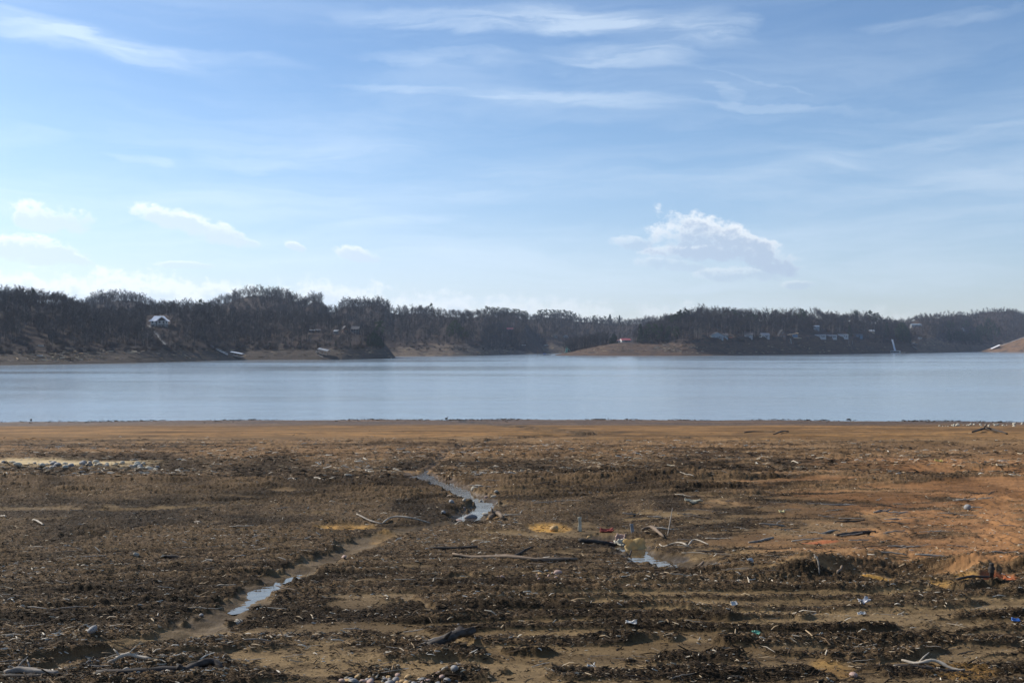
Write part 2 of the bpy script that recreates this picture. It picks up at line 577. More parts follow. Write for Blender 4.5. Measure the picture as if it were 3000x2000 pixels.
L3 = Hill('valley_head_hill', M['hill_mid'], 1380, 2300,
          [(1380, 1037), (1530, 1036.2), (1640, 1035), (1700, 1034.5), (2300, 1032)],
          [(1380, 1028), (1540, 1031), (1575, 1022), (1620, 1009), (1660, 1015), (1720, 1013), (1790, 1010), (2300, 1008)],
          [(1380, 420), (2300, 460)], SKY_3, 15.0, [(1380, 50), (2300, 60)], [(1380, 1.0), (2300, 1.0)])
SKY_4 = [(1622, 1037), (1700, 1020), (1760, 1004), (1800, 990), (1850, 975), (1872, 950), (1900, 935), (1935, 925), (1960, 913), (1985, 906), (2010, 896), (2035, 893), (2060, 889), (2090, 892),
         (2140, 895), (2180, 896), (2230, 905), (2265, 898), (2300, 899), (2340, 900), (2355, 904), (2395, 898), (2420, 909), (2445, 903),
         (2465, 915), (2505, 905), (2545, 911), (2580, 919), (2620, 926), (2645, 936), (2665, 960), (2700, 1010)]
L4 = Hill('peninsula', M['hill_right'], 1616, 2716,
          [(1616, 1041.5), (1800, 1042), (2000, 1042), (2250, 1040), (2500, 1036), (2600, 1034.5), (2716, 1034)],
          [(1616, 1041.3), (1650, 1035), (1700, 1024), (1750, 1014), (1780, 1008), (1830, 1004), (1990, 1003), (2010, 1001), (2050, 993),
           (2100, 988.5), (2300, 986.5), (2450, 987), (2560, 991), (2620, 998), (2655, 1006), (2716, 1028)],
          [(1616, 90), (1800, 190), (2000, 230), (2600, 230), (2716, 120)], SKY_4, 19.0,
          [(1616, 60), (1950, 60), (2040, 40), (2716, 36)], [(1616, 0.9), (1960, 0.9), (2080, 1.9), (2560, 1.9), (2716, 1.2)],
          ends=((1610, 1632), (2660, 2716)), amp=1.0)
SKY_5 = [(2520, 945), (2620, 932), (2640, 932), (2670, 926), (2690, 917), (2745, 914), (2770, 911), (2815, 907), (2840, 909), (2870, 903),
         (2920, 897), (2950, 895), (3000, 904), (3100, 905), (3300, 915), (3800, 930)]
L5 = Hill('far_right_hill', M['hill_far'], 2500, 3800,
          [(2500, 1034), (2690, 1033.8), (2750, 1033), (2790, 1031.5), (2850, 1030), (3000, 1029.5), (3800, 1029)],
          [(2500, 1010), (2640, 1004), (2680, 993), (2720, 990), (2770, 999), (2800, 1003), (2900, 1005), (3800, 1000)],
          [(2500, 420), (3800, 460)], SKY_5, 13.0, [(2500, 70), (2760, 70), (2860, 40), (3800, 40)], [(2500, 0.8), (3800, 1.0)], amp=2.0)
L6 = Hill('right_spit', M['hill_spit'], 2850, 3900,
          [(2850, 1031), (2865, 1031), (3000, 1031.5), (3300, 1034), (3900, 1041)],
          [(2850, 1031), (2868, 1030), (2920, 1014), (2960, 1002), (3000, 988), (3100, 968), (3900, 980)],
          [(2850, 70), (2960, 90), (3100, 240), (3900, 260)],
          [(2850, 1026), (2920, 1007), (2960, 993), (3000, 976), (3060, 940), (3200, 915), (3900, 900)], 9.0,
          [(2850, 55), (3000, 60), (3900, 40)], [(2850, 0.9), (3900, 1.0)], ends=((2846, 2872), None), amp=0.8)
HILLS = dict(L1=L1, L2=L2, L3=L3, L4=L4, L5=L5, L6=L6)
for h in HILLS.values():
    h.build()

# lake bed: the one sheet that runs under everything to the horizon
mlb = simple('lake_bed_mud', (0.11, 0.085, 0.06), 0.95, 0.2, 0.05)
lb = MB()
lb.v += [(-9000, -3000, -8), (9000, -3000, -8), (9000, 12000, -8), (-9000, 12000, -8)]
lb.f.append((0, 1, 2, 3))
tag(lb.build('ground_plain', mlb), kind='structure')

# water
mw, g, b = mat_new('lake_water')
p = g.obj()
b.inputs['Base Color'].default_value = (0.245, 0.30, 0.35, 1)
b.inputs['Roughness'].default_value = 0.09
b.inputs['IOR'].default_value = 1.33
w1 = g.noise(g.vmul(p, (0.55, 1.1, 1)), 1.0, 4.0, 0.6, 0.3)
w2 = g.noise(g.vmul(p, (0.05, 0.11, 1)), 1.0, 4.0, 0.6, 0.3)
w3 = g.noise(g.vmul(p, (0.0035, 0.012, 1)), 1.0, 3.0, 0.6, 0.4)
bp = g.node('ShaderNodeBump')
bp.inputs['Distance'].default_value = 0.13
g.put(bp.inputs['Strength'], g.ss(w3, 0.35, 0.65, 0.35, 0.75))
g.put(bp.inputs['Height'], g.add(w1, g.mul(w2, 2.0)))
g.put(b.inputs['Normal'], bp.outputs[0])
g.put(b.inputs['Roughness'], g.ss(w3, 0.3, 0.7, 0.10, 0.18))
wb_ = MB()
wb_.v += [(-4000, 60, 0), (4000, 60, 0), (4000, 4500, 0), (-4000, 4500, 0)]
wb_.f.append((0, 1, 2, 3))
tag(wb_.build('lake_water', mw), kind='structure')

# ------------------------------------------------------------------ the exposed lake shore in front
def at(px, py):
    """world x, y of a spot of the shore seen at a photograph pixel (on the plain slope)"""
    Y = 1.695 / ((py - HORY) / F - 0.061)
    return X(px, Y), Y


def path(pts):
    return np.array([at(*p) for p in pts])


CH = [  # wet runnels: points, half width, depth
    (path([(1236, 1380), (1240, 1390), (1300, 1408), (1335, 1425), (1375, 1445), (1412, 1465), (1420, 1480), (1385, 1495), (1362, 1512), (1372, 1519)]), 0.85, 0.125, 0.8),
    (path([(1365, 1517), (1300, 1535), (1200, 1552), (1120, 1570), (1050, 1598), (960, 1640), (880, 1672), (790, 1712), (735, 1750), (680, 1786), (600, 1825), (520, 1862)]), 0.55, 0.05, 0.4),
    (path([(1770, 1569), (1830, 1580), (1860, 1598), (1880, 1618), (1930, 1636), (1975, 1648), (2010, 1655)]), 0.70, 0.11, 0.9),
    (path([(1285, 1345), (1300, 1318), (1390, 1292), (1520, 1281), (1700, 1274), (1770, 1270), (1640, 1260), (1540, 1252), (1440, 1243), (1380, 1237), (1300, 1230)]), 0.42, 0.16, 0.2),
    (path([(1300, 1318), (1285, 1345), (1250, 1370), (1236, 1382)]), 0.26, 0.12, 0.3),
    (path([(2740, 1722), (2830, 1735), (2900, 1728), (3000, 1742)]), 0.22, 0.10, 0.6),
    (path([(560, 1842), (480, 1875), (300, 1905), (120, 1935)]), 0.30, 0.06, 0.25),
]
# smooth silt streaks between the mulch ridges (px, py)
SILT = [
    (path([(2180, 1830), (2500, 1822), (2720, 1806), (2860, 1790), (3000, 1770)]), 0.20),
    (path([(2030, 1880), (2160, 1872), (2400, 1868), (2700, 1850), (3000, 1838)]), 0.15),
    (path([(1500, 1985), (1620, 1955), (1800, 1915), (2050, 1888), (2180, 1915), (2420, 1962), (2560, 2000)]), 0.28),
    (path([(1050, 1835), (1200, 1850), (1350, 1900), (1560, 1945)]), 0.16),
    (path([(1180, 1990), (1320, 1945), (1450, 1965)]), 0.2),
    (path([(150, 1965), (280, 1935), (420, 1885), (560, 1858), (760, 1850), (980, 1850)]), 0.16),
    (path([(1060, 1700), (1240, 1705), (1350, 1690)]), 0.12),
    (path([(1000, 1762), (1190, 1752), (1260, 1788)]), 0.11),
    (path([(2650, 1960), (2820, 1920), (3000, 1905)]), 0.15),
    (path([(700, 1915), (860, 1960), (960, 2000)]), 0.16),
]
# tracks of bare clay up the right-hand slope
TRACK = [
    (path([(2560, 1505), (2575, 1530), (2600, 1570), (2590, 1600)]), 0.22),
    (path([(2880, 1470), (2900, 1500), (2925, 1560), (2935, 1620)]), 0.28),
    (path([(2660, 1520), (2650, 1560), (2640, 1610)]), 0.16),
    (path([(2975, 1440), (2990, 1480)]), 0.3),
    (path([(2240, 1400), (2420, 1392), (2640, 1375), (2850, 1355), (3000, 1345)]), 0.5),
    (path([(2060, 1487), (2100, 1500)]), 0.3),
]
OCHRE = [(1605, 1549, 68, 14, 1.0), (1010, 1547, 90, 7, 0.8), (1125, 1570, 40, 18, 0.5), (1445, 1512, 22, 9, 0.7), (2560, 1702, 60, 9, 1.0), (2720, 1716, 90, 8, 1.0),
         (2830, 1708, 40, 10, 0.8), (2790, 1965, 120, 30, 0.5), (2440, 1960, 60, 30, 0.5), (1230, 1375, 40, 6, 0.5)]
RED = [(2935, 1712, 60, 9, 1.0), (1660, 1453, 50, 3, 0.9), (2400, 1625, 60, 4, 0.6)]


def blob(x, Y, lst):
    r = np.zeros_like(x)
    for px, py, rx, ry, k in lst:
        cx, cy = at(px, py)
        sx = rx / F * cy
        sy = abs(at(px, py - ry)[1] - at(px, py + ry)[1]) / 2
        q = ((x - cx) / sx) ** 2 + ((Y - cy) / sy) ** 2
        r = np.maximum(r, k * (1 - sst(q, 0.35, 1.3)))
    return r


def dist(x, Y, P):
    d = np.full(x.shape, 1e9)
    for a, b in zip(P[:-1], P[1:]):
        ab = b - a
        t = np.clip(((x - a[0]) * ab[0] + (Y - a[1]) * ab[1]) / (ab @ ab), 0, 1)
        d = np.minimum(d, (x - a[0] - t * ab[0]) ** 2 + (Y - a[1] - t * ab[1]) ** 2)
    return np.sqrt(d)


YB0 = 9.75                          # foot of the clay step on the right


def plain(x, Y):
    z = 8 - 0.061 * (Y - 5) - 0.000055 * np.clip(x, -90, 90) ** 2
    yb = YB0 + 0.35 * np.sin(x * 1.9) + 0.25 * vn(x / 0.7, x * 0 + 2.0, 2) - 0.05 * (x - 3)
    st = sst(x, 1.5, 3.2) * sst(Y - yb, -0.03, 0.30) * np.exp(-np.clip(Y - yb, 0, 99) / 14.0)
    z = z + 0.15 * st
    return z, yb, st


def contour(x, Y):
    warp = 0.9 * vn(x / 7.0, Y / 7.0, 1) + 0.22 * vn(x / 1.7, Y / 1.7, 2)
    return Y - 0.13 * x + 0.012 * x * np.abs(x) / (1 + 0.12 * Y) + warp


def streaks(x, Y):
    c = contour(x, Y); k = np.clip(Y / 12.0, 1.0, 3.0)
    return np.clip(1.1 * fbm(x / (1.5 * k), c / (0.15 * k), 14, 4) + .7 * fbm(x / (5.0 * k), c / (0.7 * k), 5, 3), -1, 1)


def ground(x, Y, full=True):
    z, yb, st = plain(x, Y)
    u = x / np.maximum(Y, 1)
    warp = 0.9 * vn(x / 7.0, Y / 7.0, 1) + 0.22 * vn(x / 1.7, Y / 1.7, 2)
    c = Y - 0.13 * x + 0.012 * x * np.abs(x) / (1 + 0.12 * Y) + warp
    # how flat: near the runnels the loose cover is gone
    wig = 1 + 0.40 * vn(x / 0.33, Y / 0.33, 4) + 0.28 * vn(x / 0.10, Y / 0.10, 5) + .15 * vn(x / .04, Y / .04, 6)
    carve = np.zeros_like(x); wet = np.zeros_like(x); bare = np.zeros_like(x)
    for P, w, dep, wk in CH:
        sc = np.clip(Y / 30.0, 0.55, 1.6) * 0.62
        d = dist(x, Y, P) / (w * wig * sc)
        carve = np.maximum(carve, dep * np.exp(-d ** 2 * 1.1))
        wet = np.maximum(wet, wk * (1 - sst(d, 0.9, 1.2)))
        bare = np.maximum(bare, 1 - sst(d, 0.9, 1.35))
    silt = np.zeros_like(x)
    for P, w in SILT:
        d = dist(x, Y, P) / (w * 0.72 * (1 + 0.6 * vn(x / 0.5, Y / 0.28, 6) + 0.45 * vn(x / 0.13, Y / 0.08, 7)))
        silt = np.maximum(silt, 1 - sst(d, 0.65, 1.1))
    track = np.zeros_like(x)
    for P, w in TRACK:
        d = dist(x, Y, P) / (w * np.clip(Y / 14, 1, 2.5) * (1 + 0.5 * vn(x / 0.4, Y / 0.4, 6)))
        track = np.maximum(track, 1 - sst(d, 0.5, 1.3))
    och = blob(x, Y, OCHRE) * (0.75 + 0.4 * vn(x / 0.2, Y / 0.2, 3)); och = np.clip(och, 0, 1)
    red = blob(x, Y, RED)
    # wave-built ridges of mulch
    patch = vn(x / 3.4, c / 0.8, 8)
    s1 = np.sin(2 * math.pi * (c - .55 * warp) / 0.40 + 0.9 * vn(x / 1.8, Y / 1.5, 9) + 0.55 * vn(x / 0.4, Y / 0.4, 10))
    near_r = sst(x, -1.6, -0.2) * sst(Y, 5.6, 6.8) * (1 - sst(Y, 9.6, 10.6))
    near_l = (1 - sst(x, -2.2, -1.0)) * (1 - sst(Y, 13, 17)) * 0.75
    s2 = np.sin(2 * math.pi * c / 1.15 + 1.3 * vn(x / 3.5, Y / 2.5, 11) + .5 * vn(x / .7, Y / .7, 10))
    mid_r = np.exp(-((Y - 22.5 - 0.1 * x) / 4.2) ** 2) * sst(x, -5, 1) * (1 - 0.75 * sst(u, 0.22, 0.4))
    mid_l = np.exp(-((Y - 21) / 4.5) ** 2) * (1 - sst(x, -3, 0)) * 0.6
    s3 = np.sin(2 * math.pi * c / 2.6 + 2.5 * vn(x / 7, Y / 4, 12))
    far_ = sst(Y, 26, 34) * (1 - sst(Y, 48, 62)) * 0.5
    bump1 = np.clip(s1 * 0.6 + 0.35 + 0.5 * patch, 0, 1) * (near_r + near_l)
    bump2 = np.clip(s2 * 0.6 + 0.15 + 0.7 * patch, 0, 1) * (mid_r + mid_l)
    bump3 = np.clip(s3 * 0.6 + 0.05 + 0.6 * patch, 0, 1) * far_
    clump = fbm(x / 0.8, c / 0.36, 2, 4)
    clump2 = fbm(x / 2.8, c / 0.8, 6, 4)
    # cover: how much of the bed lies under woody mulch
    thr = -0.12 - 0.58 * sst(Y, 7.0, 9.5) + 0.25 * sst(Y, 30, 48) + 1.5 * sst(Y, 46, 60)
    thr = thr - 0.55 * (1 - sst(x, -3.4, -1.4)) * (1 - sst(Y, 9, 14)) + 0.55 * sst(u, 0.12, 0.36) * sst(Y, 10.0, 11.0) * (1 - sst(Y, 48, 60))
    A = 0.55 * clump + 0.45 * clump2 + 1.25 * np.maximum(np.maximum(bump1, bump2), bump3) - 0.30
    A = A * (1 - near_r) + near_r * (1.7 * bump1 - 0.45 + 0.4 * clump)
    thr = thr * (1 - near_r)
    mul = sst(A, thr - 0.12, thr + 0.16)
    shore = sst(Y + 7 * vn(x / 14, Y / 9, 3) + 3 * vn(x / 3, Y / 3, 4), 86, 107)
    keep = (1 - bare * 0.92) * (1 - np.clip(silt, 0, 1) * 0.95) * (1 - 0.9 * track) * (1 - np.clip(och * 1.3, 0, 1)) * (1 - np.clip(red, 0, 1))
    pale = (1 - sst(u + 0.012 * vn(x / 1.5, Y / 1.0, 5), -0.42, -0.33)) * np.exp(-((Y - 30.3 + 0.16 * (x + 14) + 0.5 * vn(x / 2, Y / 2, 6)) / 1.7) ** 4)
    keep = keep * (1 - 0.97 * np.clip(pale, 0, 1))
    mul = mul * keep
    d3 = dist(x, Y, CH[3][0]) / (1.6 + 1.2 * vn(x / 3.0, Y / 3.0, 9) + .5 * vn(x / .8, Y / .8, 10))
    mul = np.maximum(mul, (1 - sst(d3, 0.7, 1.5)) * (0.55 + .45 * vn(x / 1.1, Y / .8, 11)))
    c1 = np.abs(fbm(x / 0.075, Y / 0.05, 1, 3)); c2 = fbm(x / 0.42, c / 0.13, 4, 4)
    c3 = fbm(x / 0.95, Y / 0.6, 9, 3)
    lump = np.exp(-((Y - yb - 0.22) / 0.45) ** 2) * sst(x, 1.6, 3.0)
    fal = np.clip(Y / 11.0, 1.0, 2.2)
    z = z + keep * (0.052 * bump1 + 0.13 * bump2 + 0.14 * bump3) * (0.8 + 0.35 * c2 + .25 * c1)
    z = z + mul * (0.007 + 0.014 * c1 * fal + 0.013 * c2 * fal + 0.010 * c3 * fal) * (1 - 0.6 * shore)
    z = z + (1 - mul) * ((0.006 + .012 * sst(u, .14, .3)) * (c2 + .5 * c1) * (1 - silt * 0.7) + 0.012 * c3 * (1 - silt * 0.5)) + 0.030 * track * vn(x / 0.10, Y / 0.5, 3)
    z = z + lump * (0.07 * np.clip(fbm(x / 0.55, Y / 0.5, 12, 2) + 0.15, 0, 1) + 0.012 * c1)
    z = z + 0.05 * fal * fbm(x / 6.5, c / 2.4, 10, 3) * sst(Y, 12, 22) * (1 - bare) * (1 - sst(Y, 60, 80) * 0.7)
    stk = streaks(x, Y)
    z = z + mul * .022 * fal * stk * (1 - .6 * near_r)
    z = z - carve + 0.05 * sst(Y, 100, 120) * fbm(x / 9.0, Y / 4.0, 13, 3)
    if not full: return z
    clay = sst(u + 0.09 * vn(x / 2.4, Y / 2.4, 3) + 0.05 * vn(x / 0.5, Y / 0.4, 7), 0.16, 0.40) * sst(Y - yb, -0.3, 0.3) * (1 - sst(Y, 32, 58))
    clay = np.maximum(clay, 0.30 * sst(Y, 17, 25) * (1 - sst(Y, 40, 60)))
    far = sst(Y + 5 * vn(x / 16, Y / 8, 4) + 2 * vn(x / 4, Y / 3, 5), 42, 58)
    grav = sst(Y + 3 * vn(x / 6, Y / 4, 4), 27, 36) * (1 - far)
    return z, np.stack([mul, np.clip(clay, 0, 1), np.clip(np.maximum(wet, shore * 0.85), 0, 1)], -1), \
        np.stack([np.clip(pale, 0, 1), och, red], -1), np.stack([far, grav, np.clip(silt, 0, 1)], -1), stk


def build_shore():
    uc = np.concatenate([-np.geomspace(3.2, 0.72, 36)[:-1], np.linspace(-0.71, 0.71, 1300), np.geomspace(0.72, 3.2, 36)[1:]])
    dep = np.concatenate([np.linspace(1.2, 0.47, 26)[:-1], np.linspace(0.47, 0.16, 560)[:-1], np.linspace(0.16, 0.0715, 330)])
    Yr = 1.695 / (dep - 0.061)
    Yr = np.concatenate([Yr, np.linspace(Yr[-1] + 3, Yr[-1] + 60, 6)])
    Yg, ug = np.meshgrid(Yr, uc, indexing='ij')
    xg = ug * Yg
    z, a, b_, c_, stk = ground(xg.ravel(), Yg.ravel())
    o = np_mesh('ground', np.stack([xg.ravel(), Yg.ravel(), z], -1), grid_quads(len(Yr), len(uc)), M_shore(),
                {'mask_a': a, 'mask_b': b_, 'mask_c': c_, 'streak': stk})
    tag(o, kind='structure')
    return o


def M_shore():
    m, g, b = mat_new('lake_shore_soil')
    p = g.obj()
    ra, rb, rc = g.attr('mask_a').outputs['Vector'], g.attr('mask_b').outputs['Vector'], g.attr('mask_c').outputs['Vector']
    mul, clay, wet = g.sep(ra)
    pale, och, red = g.sep(rb)
    far, grav, silt = g.sep(rc)
    nL = g.noise(p, 0.35, 5.0, 0.6)
    nM = g.noise(g.vmul(p, (0.6, 1.2, 1)), 3.5, 6.0, 0.65, 0.3)
    nF = g.noise(p, 26.0, 6.0, 0.7)
    nX = g.noise(g.vmul(p, (0.7, 1.3, 1)), 90.0, 3.0, 0.6)
    # bare silt
    sil = g.mix(g.ss(nL, 0.35, 0.65), (0.205, 0.146, 0.080), (0.150, 0.108, 0.064))
    sil = g.mix(g.ss(nM, 0.45, 0.75), sil, (0.115, 0.083, 0.050))
    sil = g.mix(g.ss(nF, 0.56, 0.66), sil, (0.075, 0.055, 0.036))
    sil = g.mix(g.ss(nX, 0.60, 0.70), sil, (0.06, 0.045, 0.03))
    sil = g.mix(g.ss(nX, 0.38, 0.30), sil, (0.30, 0.22, 0.13))
    # woody mulch
    mc = g.mix(g.ss(nF, 0.3, 0.7), (0.030, 0.021, 0.013), (0.125, 0.085, 0.050))
    mc = g.mix(g.ss(nX, 0.57, 0.66), mc, (0.24, 0.18, 0.115))
    mc = g.mix(g.ss(nM, 0.5, 0.8, 0.0, 0.7), mc, (0.045, 0.032, 0.021))
    mc2 = g.mix(g.ss(nF, 0.3, 0.7), (0.085, 0.052, 0.028), (0.245, 0.150, 0.080))
    mc2 = g.mix(g.ss(nX, 0.58, 0.70), mc2, (0.36, 0.27, 0.17))
    mc2 = g.mix(g.ss(nM, 0.48, 0.72, 0.0, 0.65), mc2, (0.075, 0.052, 0.036))
    mc = g.mix(g.m('MAXIMUM', grav, g.mul(clay, 0.85)), mc, mc2)
    # orange clay
    cc = g.mix(g.ss(nM, 0.35, 0.65), (0.29, 0.150, 0.070), (0.20, 0.107, 0.052))
    cc = g.mix(g.ss(nF, 0.55, 0.7), cc, (0.13, 0.072, 0.04))
    colr = g.mix(clay, sil, cc)
    # far smooth flats
    fs = g.noise(g.vmul(p, (0.05, 0.4, 1)), 1.0, 6.0, 0.65)
    fc = g.mix(g.ss(fs, 0.40, 0.60), (0.27, 0.152, 0.062), (0.150, 0.090, 0.042))
    fc = g.mix(g.ss(nM, 0.52, 0.64), fc, (0.11, 0.074, 0.044))
    colr = g.mix(far, colr, fc)
    gv = g.mix(g.ss(nF, 0.35, 0.65), (0.135, 0.085, 0.046), (0.33, 0.21, 0.115))
    colr = g.mix(g.mul(grav, 0.7), colr, gv)
    sk = g.attr('streak').outputs['Fac']
    mc = g.mix(1.0, mc, g.mix(g.ss(sk, -0.6, 0.6), (0.42, 0.42, 0.42), (1.22, 1.20, 1.18)), 'MULTIPLY')
    colr = g.mix(1.0, colr, g.mix(g.ss(sk, -0.8, 0.6), (0.66, 0.64, 0.62), (1.15, 1.15, 1.15)), 'MULTIPLY')
    colr = g.mix(mul, colr, mc)
    colr = g.mix(och, colr, g.mix(g.ss(nM, 0.35, 0.65), (0.46, 0.27, 0.075), (0.36, 0.20, 0.06)))
    colr = g.mix(red, colr, (0.40, 0.12, 0.055))
    colr = g.mix(pale, colr, g.mix(g.ss(nM, 0.35, 0.7), (0.56, 0.45, 0.28), (0.40, 0.32, 0.21)))
    colr = g.mix(wet, colr, g.mix(0.6, colr, (0.0, 0.0, 0.0)))
    colr = g.mix(1.0, colr, (1.0, 0.95, 0.83), 'MULTIPLY')
    g.put(b.inputs['Base Color'], colr)
    rg = g.mix(g.ss(nM, 0.35, 0.65), (0.36,) * 3, (0.9,) * 3)
    g.put(b.inputs['Roughness'], g.mix(wet, (0.9,) * 3, rg))
    g.put(b.inputs['Specular IOR Level'], g.add(0.12, g.mul(wet, 0.16)))
    bp = g.node('ShaderNodeBump')
    bp.inputs['Distance'].default_value = 0.03
    bp.inputs['Strength'].default_value = 0.8
    hh = g.add(g.mul(nM, 0.8), g.add(g.mul(nF, 0.7), g.mul(nX, 0.35)))
    g.put(bp.inputs['Height'], g.mul(hh, g.add(0.45, g.mul(mul, 0.55))))
    g.put(b.inputs['Normal'], bp.outputs[0])
    return m


SHORE = build_shore()


def gz(x, Y):
    return ground(np.atleast_1d(np.asarray(x, float)), np.atleast_1d(np.asarray(Y, float)), False)


_YS = np.concatenate([np.linspace(5, 30, 1600), np.linspace(30.1, 136, 1200)])


def gp(px, py, dz=0.0):
    zz = plain(X(px, _YS), _YS)[0]
    hit = HORY - (zz - CAMZ) / _YS * F <= py
    k = int(np.argmax(hit)) if hit.any() else len(_YS) - 1
    Y = float(_YS[k]); x = X(px, Y)
    return Vector((x, Y, float(gz(x, Y)[0]) + dz))


# ------------------------------------------------------------------ water lying in the runnels
mrw, g, b = mat_new('runnel_water')
b.inputs['Base Color'].default_value = (0.07, 0.05, 0.03, 1)
b.inputs['Roughness'].default_value = 0.04
b.inputs['IOR'].default_value = 1.33
bp = g.node('ShaderNodeBump')
bp.inputs['Strength'].default_value = 0.12
bp.inputs['Distance'].default_value = 0.02
g.put(bp.inputs['Height'], g.noise(g.obj(), 9.0, 3.0))
g.put(b.inputs['Normal'], bp.outputs[0])


def ribbon(name, P, half, drop, pool=False):
    seg = []
    for a, b_ in zip(P[:-1], P[1:]):
        n = max(2, int(np.linalg.norm(b_ - a) / 0.15))
        seg += [a + (b_ - a) * k / n for k in range(n)]
    seg.append(P[-1])
    P = np.array(seg)
    for _ in range(4):
        P[1:-1] = (P[:-2] + P[1:-1] * 2 + P[2:]) / 4
    t = np.gradient(P, axis=0); t /= np.linalg.norm(t, axis=1)[:, None] + 1e-9
    nrm = np.stack([-t[:, 1], t[:, 0]], -1)
    zc = plain(P[:, 0], P[:, 1])[0]
    if pool: zc[:] = zc.min() + 0.02
    zc = zc - drop
    half = half * np.clip(np.sin(np.linspace(0, math.pi, len(P))) * 2.2, .03, 1)[:, None]
    L = P + nrm * half; R = P - nrm * half
    v = np.concatenate([np.column_stack([L, zc]), np.column_stack([R, zc])])
    n = len(P)
    q = [(i, i + 1, n + i + 1, n + i) for i in range(n - 1)]
    o = np_mesh(name, v, q, mrw, smooth=False)
    # faces must look up
    if o.data.polygons[0].normal.z < 0:
        o.data.flip_normals()
    tag(o, kind='structure')


ribbon('stream_water', CH[0][0], 0.6, 0.078)
ribbon('stream_water', CH[1][0][6:10], 0.3, 0.038)
ribbon('stream_water', CH[2][0], 0.5, 0.062)
ribbon('stream_water', CH[3][0][7:], 1.8, 0.12)
ribbon('stream_water', CH[4][0][2:], 0.3, 0.085)

# ------------------------------------------------------------------ trees on the far shores
def rdir(rnd, el_lo, el_hi):
    a = rnd.uniform(0, 2 * math.pi); e = math.radians(rnd.uniform(el_lo, el_hi))
    return Vector((math.cos(a) * math.cos(e), math.sin(a) * math.cos(e), math.sin(e)))


def bare_tree_parts(seed, spread=1.0, low=0.32):
    """a leafless hardwood one unit high: (trunk with limbs, twig crown)"""
    rnd = random.Random(seed)
    T, C = MB(), MB()
    top = 0.80
    n = 6
    pts = [Vector((0, 0, -0.06))]
    dx_, dy_ = rnd.uniform(-.05, .05), rnd.uniform(-.05, .05)
    for i in range(1, n + 1):
        t = i / n
        pts.append(Vector((dx_ * t + rnd.uniform(-.012, .012), dy_ * t + rnd.uniform(-.012, .012), top * t)))
    T.tube(pts, [0.0145 * (1 - 0.75 * i / n) for i in range(n + 1)], 6)

    def along(t):
        f = t * n; i = min(n - 1, int(f))
        return pts[i].lerp(pts[i + 1], f - i)
    k = rnd.randint(12, 15)
    for i in range(k):
        t = low + (0.98 - low) * (i + rnd.random() * .8) / k
        p = along(t)
        d = rdir(rnd, 22, 60)
        L = (0.25 * (1 - t) + 0.175) * rnd.uniform(.75, 1.2) * spread
        q1 = p + d * L * .5
        d2 = (d + Vector((0, 0, rnd.uniform(.1, .5)))).normalized()
        q2 = q1 + d2 * L * .5
        T.tube([p, q1, q2], [0.0062, 0.0042, 0.0022], 4, False)
        for j in range(rnd.randint(5, 6)):
            s = rnd.uniform(.25, 1)
            b = p.lerp(q1, s * 2) if s < .5 else q1.lerp(q2, s * 2 - 1)
            dd = (d2 + rdir(rnd, -25, 60) * .95).normalized()
            Lb = L * rnd.uniform(.3, .55)
            e = b + dd * Lb
            C.tube([b, e], [0.0026, 0.0012], 3, False)
            for m_ in range(rnd.randint(9, 11)):
                s2 = rnd.uniform(.15, 1)
                b2 = b.lerp(e, s2)
                d3 = (dd + rdir(rnd, -30, 75) * 1.0).normalized()
                e2 = b2 + d3 * rnd.uniform(.035, .085)
                C.tube([b2, e2], [0.0015, 0.0006], 3, False)
    return T, C


def tuft_cloud(C, rnd, center, r, n, size):
    for _ in range(n):
        d = rdir(rnd, -90, 90)
        p = center + Vector((d.x * r[0], d.y * r[1], d.z * r[2])) * (rnd.random() ** 0.45)
        a = rdir(rnd, -30, 50); b = a.cross(rdir(rnd, -60, 60))
        if b.length < .05: continue
        b.normalize()
        s = size * rnd.uniform(.6, 1.3)
        i = len(C.v)
        C.v += [tuple(p - a * s * .5 - b * s * .32), tuple(p + a * s * .6), tuple(p - a * s * .4 + b * s * .42)]
        C.f.append((i, i + 1, i + 2))


def pine_parts(seed):
    rnd = random.Random(seed)
    T, C = MB(), MB()
    T.tube([(0, 0, -.05), (rnd.uniform(-.01, .01), 0, .5), (0, 0, .96)], [0.016, .011, .003], 6)
    k = 26
    for i in range(k):
        t = .36 + .62 * i / (k - 1)
        w = .19 * math.sin(math.pi * min(1, max(0.0, (t - .28) / .76))) ** .7 * rnd.uniform(.5, 1.15) + .015
        a = rnd.uniform(0, 6.28)
        c = Vector((math.cos(a) * w, math.sin(a) * w, t + rnd.uniform(-.01, .02)))
        T.tube([(0, 0, t - .05), tuple(c)], [0.004, 0.0015], 3, False)
        tuft_cloud(C, rnd, c, (.075, .075, .038), 80, .036)
    return T, C


def cedar_parts(seed, wid=.16):
    rnd = random.Random(seed)
    T, C = MB(), MB()
    T.tube([(0, 0, -.05), (0, 0, .9)], [0.018, .003], 6)
    for i in range(34):
        t = .04 + .93 * i / 33
        w = wid * (1 - t) ** .75 * (0.75 + .5 * rnd.random())
        for j in range(3):
            a = rnd.uniform(0, 6.28)
            c = Vector((math.cos(a) * w, math.sin(a) * w, t))
            tuft_cloud(C, rnd, c, (.055, .055, .045), 22, .042)
    return T, C


def shrub_parts(seed):
    rnd = random.Random(seed)
    C = MB()
    for i in range(16):
        d = rdir(rnd, 25, 85)
        b = Vector((rnd.uniform(-.35, .35), rnd.uniform(-.35, .35), -.05))
        e = b + d * rnd.uniform(.5, 1.0)
        C.tube([b, e], [0.02, 0.008], 3, False)
        for j in range(9):
            p = b.lerp(e, rnd.uniform(.2, 1))
            C.tube([p, p + rdir(rnd, 0, 80) * rnd.uniform(.2, .45)], [0.013, .004], 3, False)
    return C


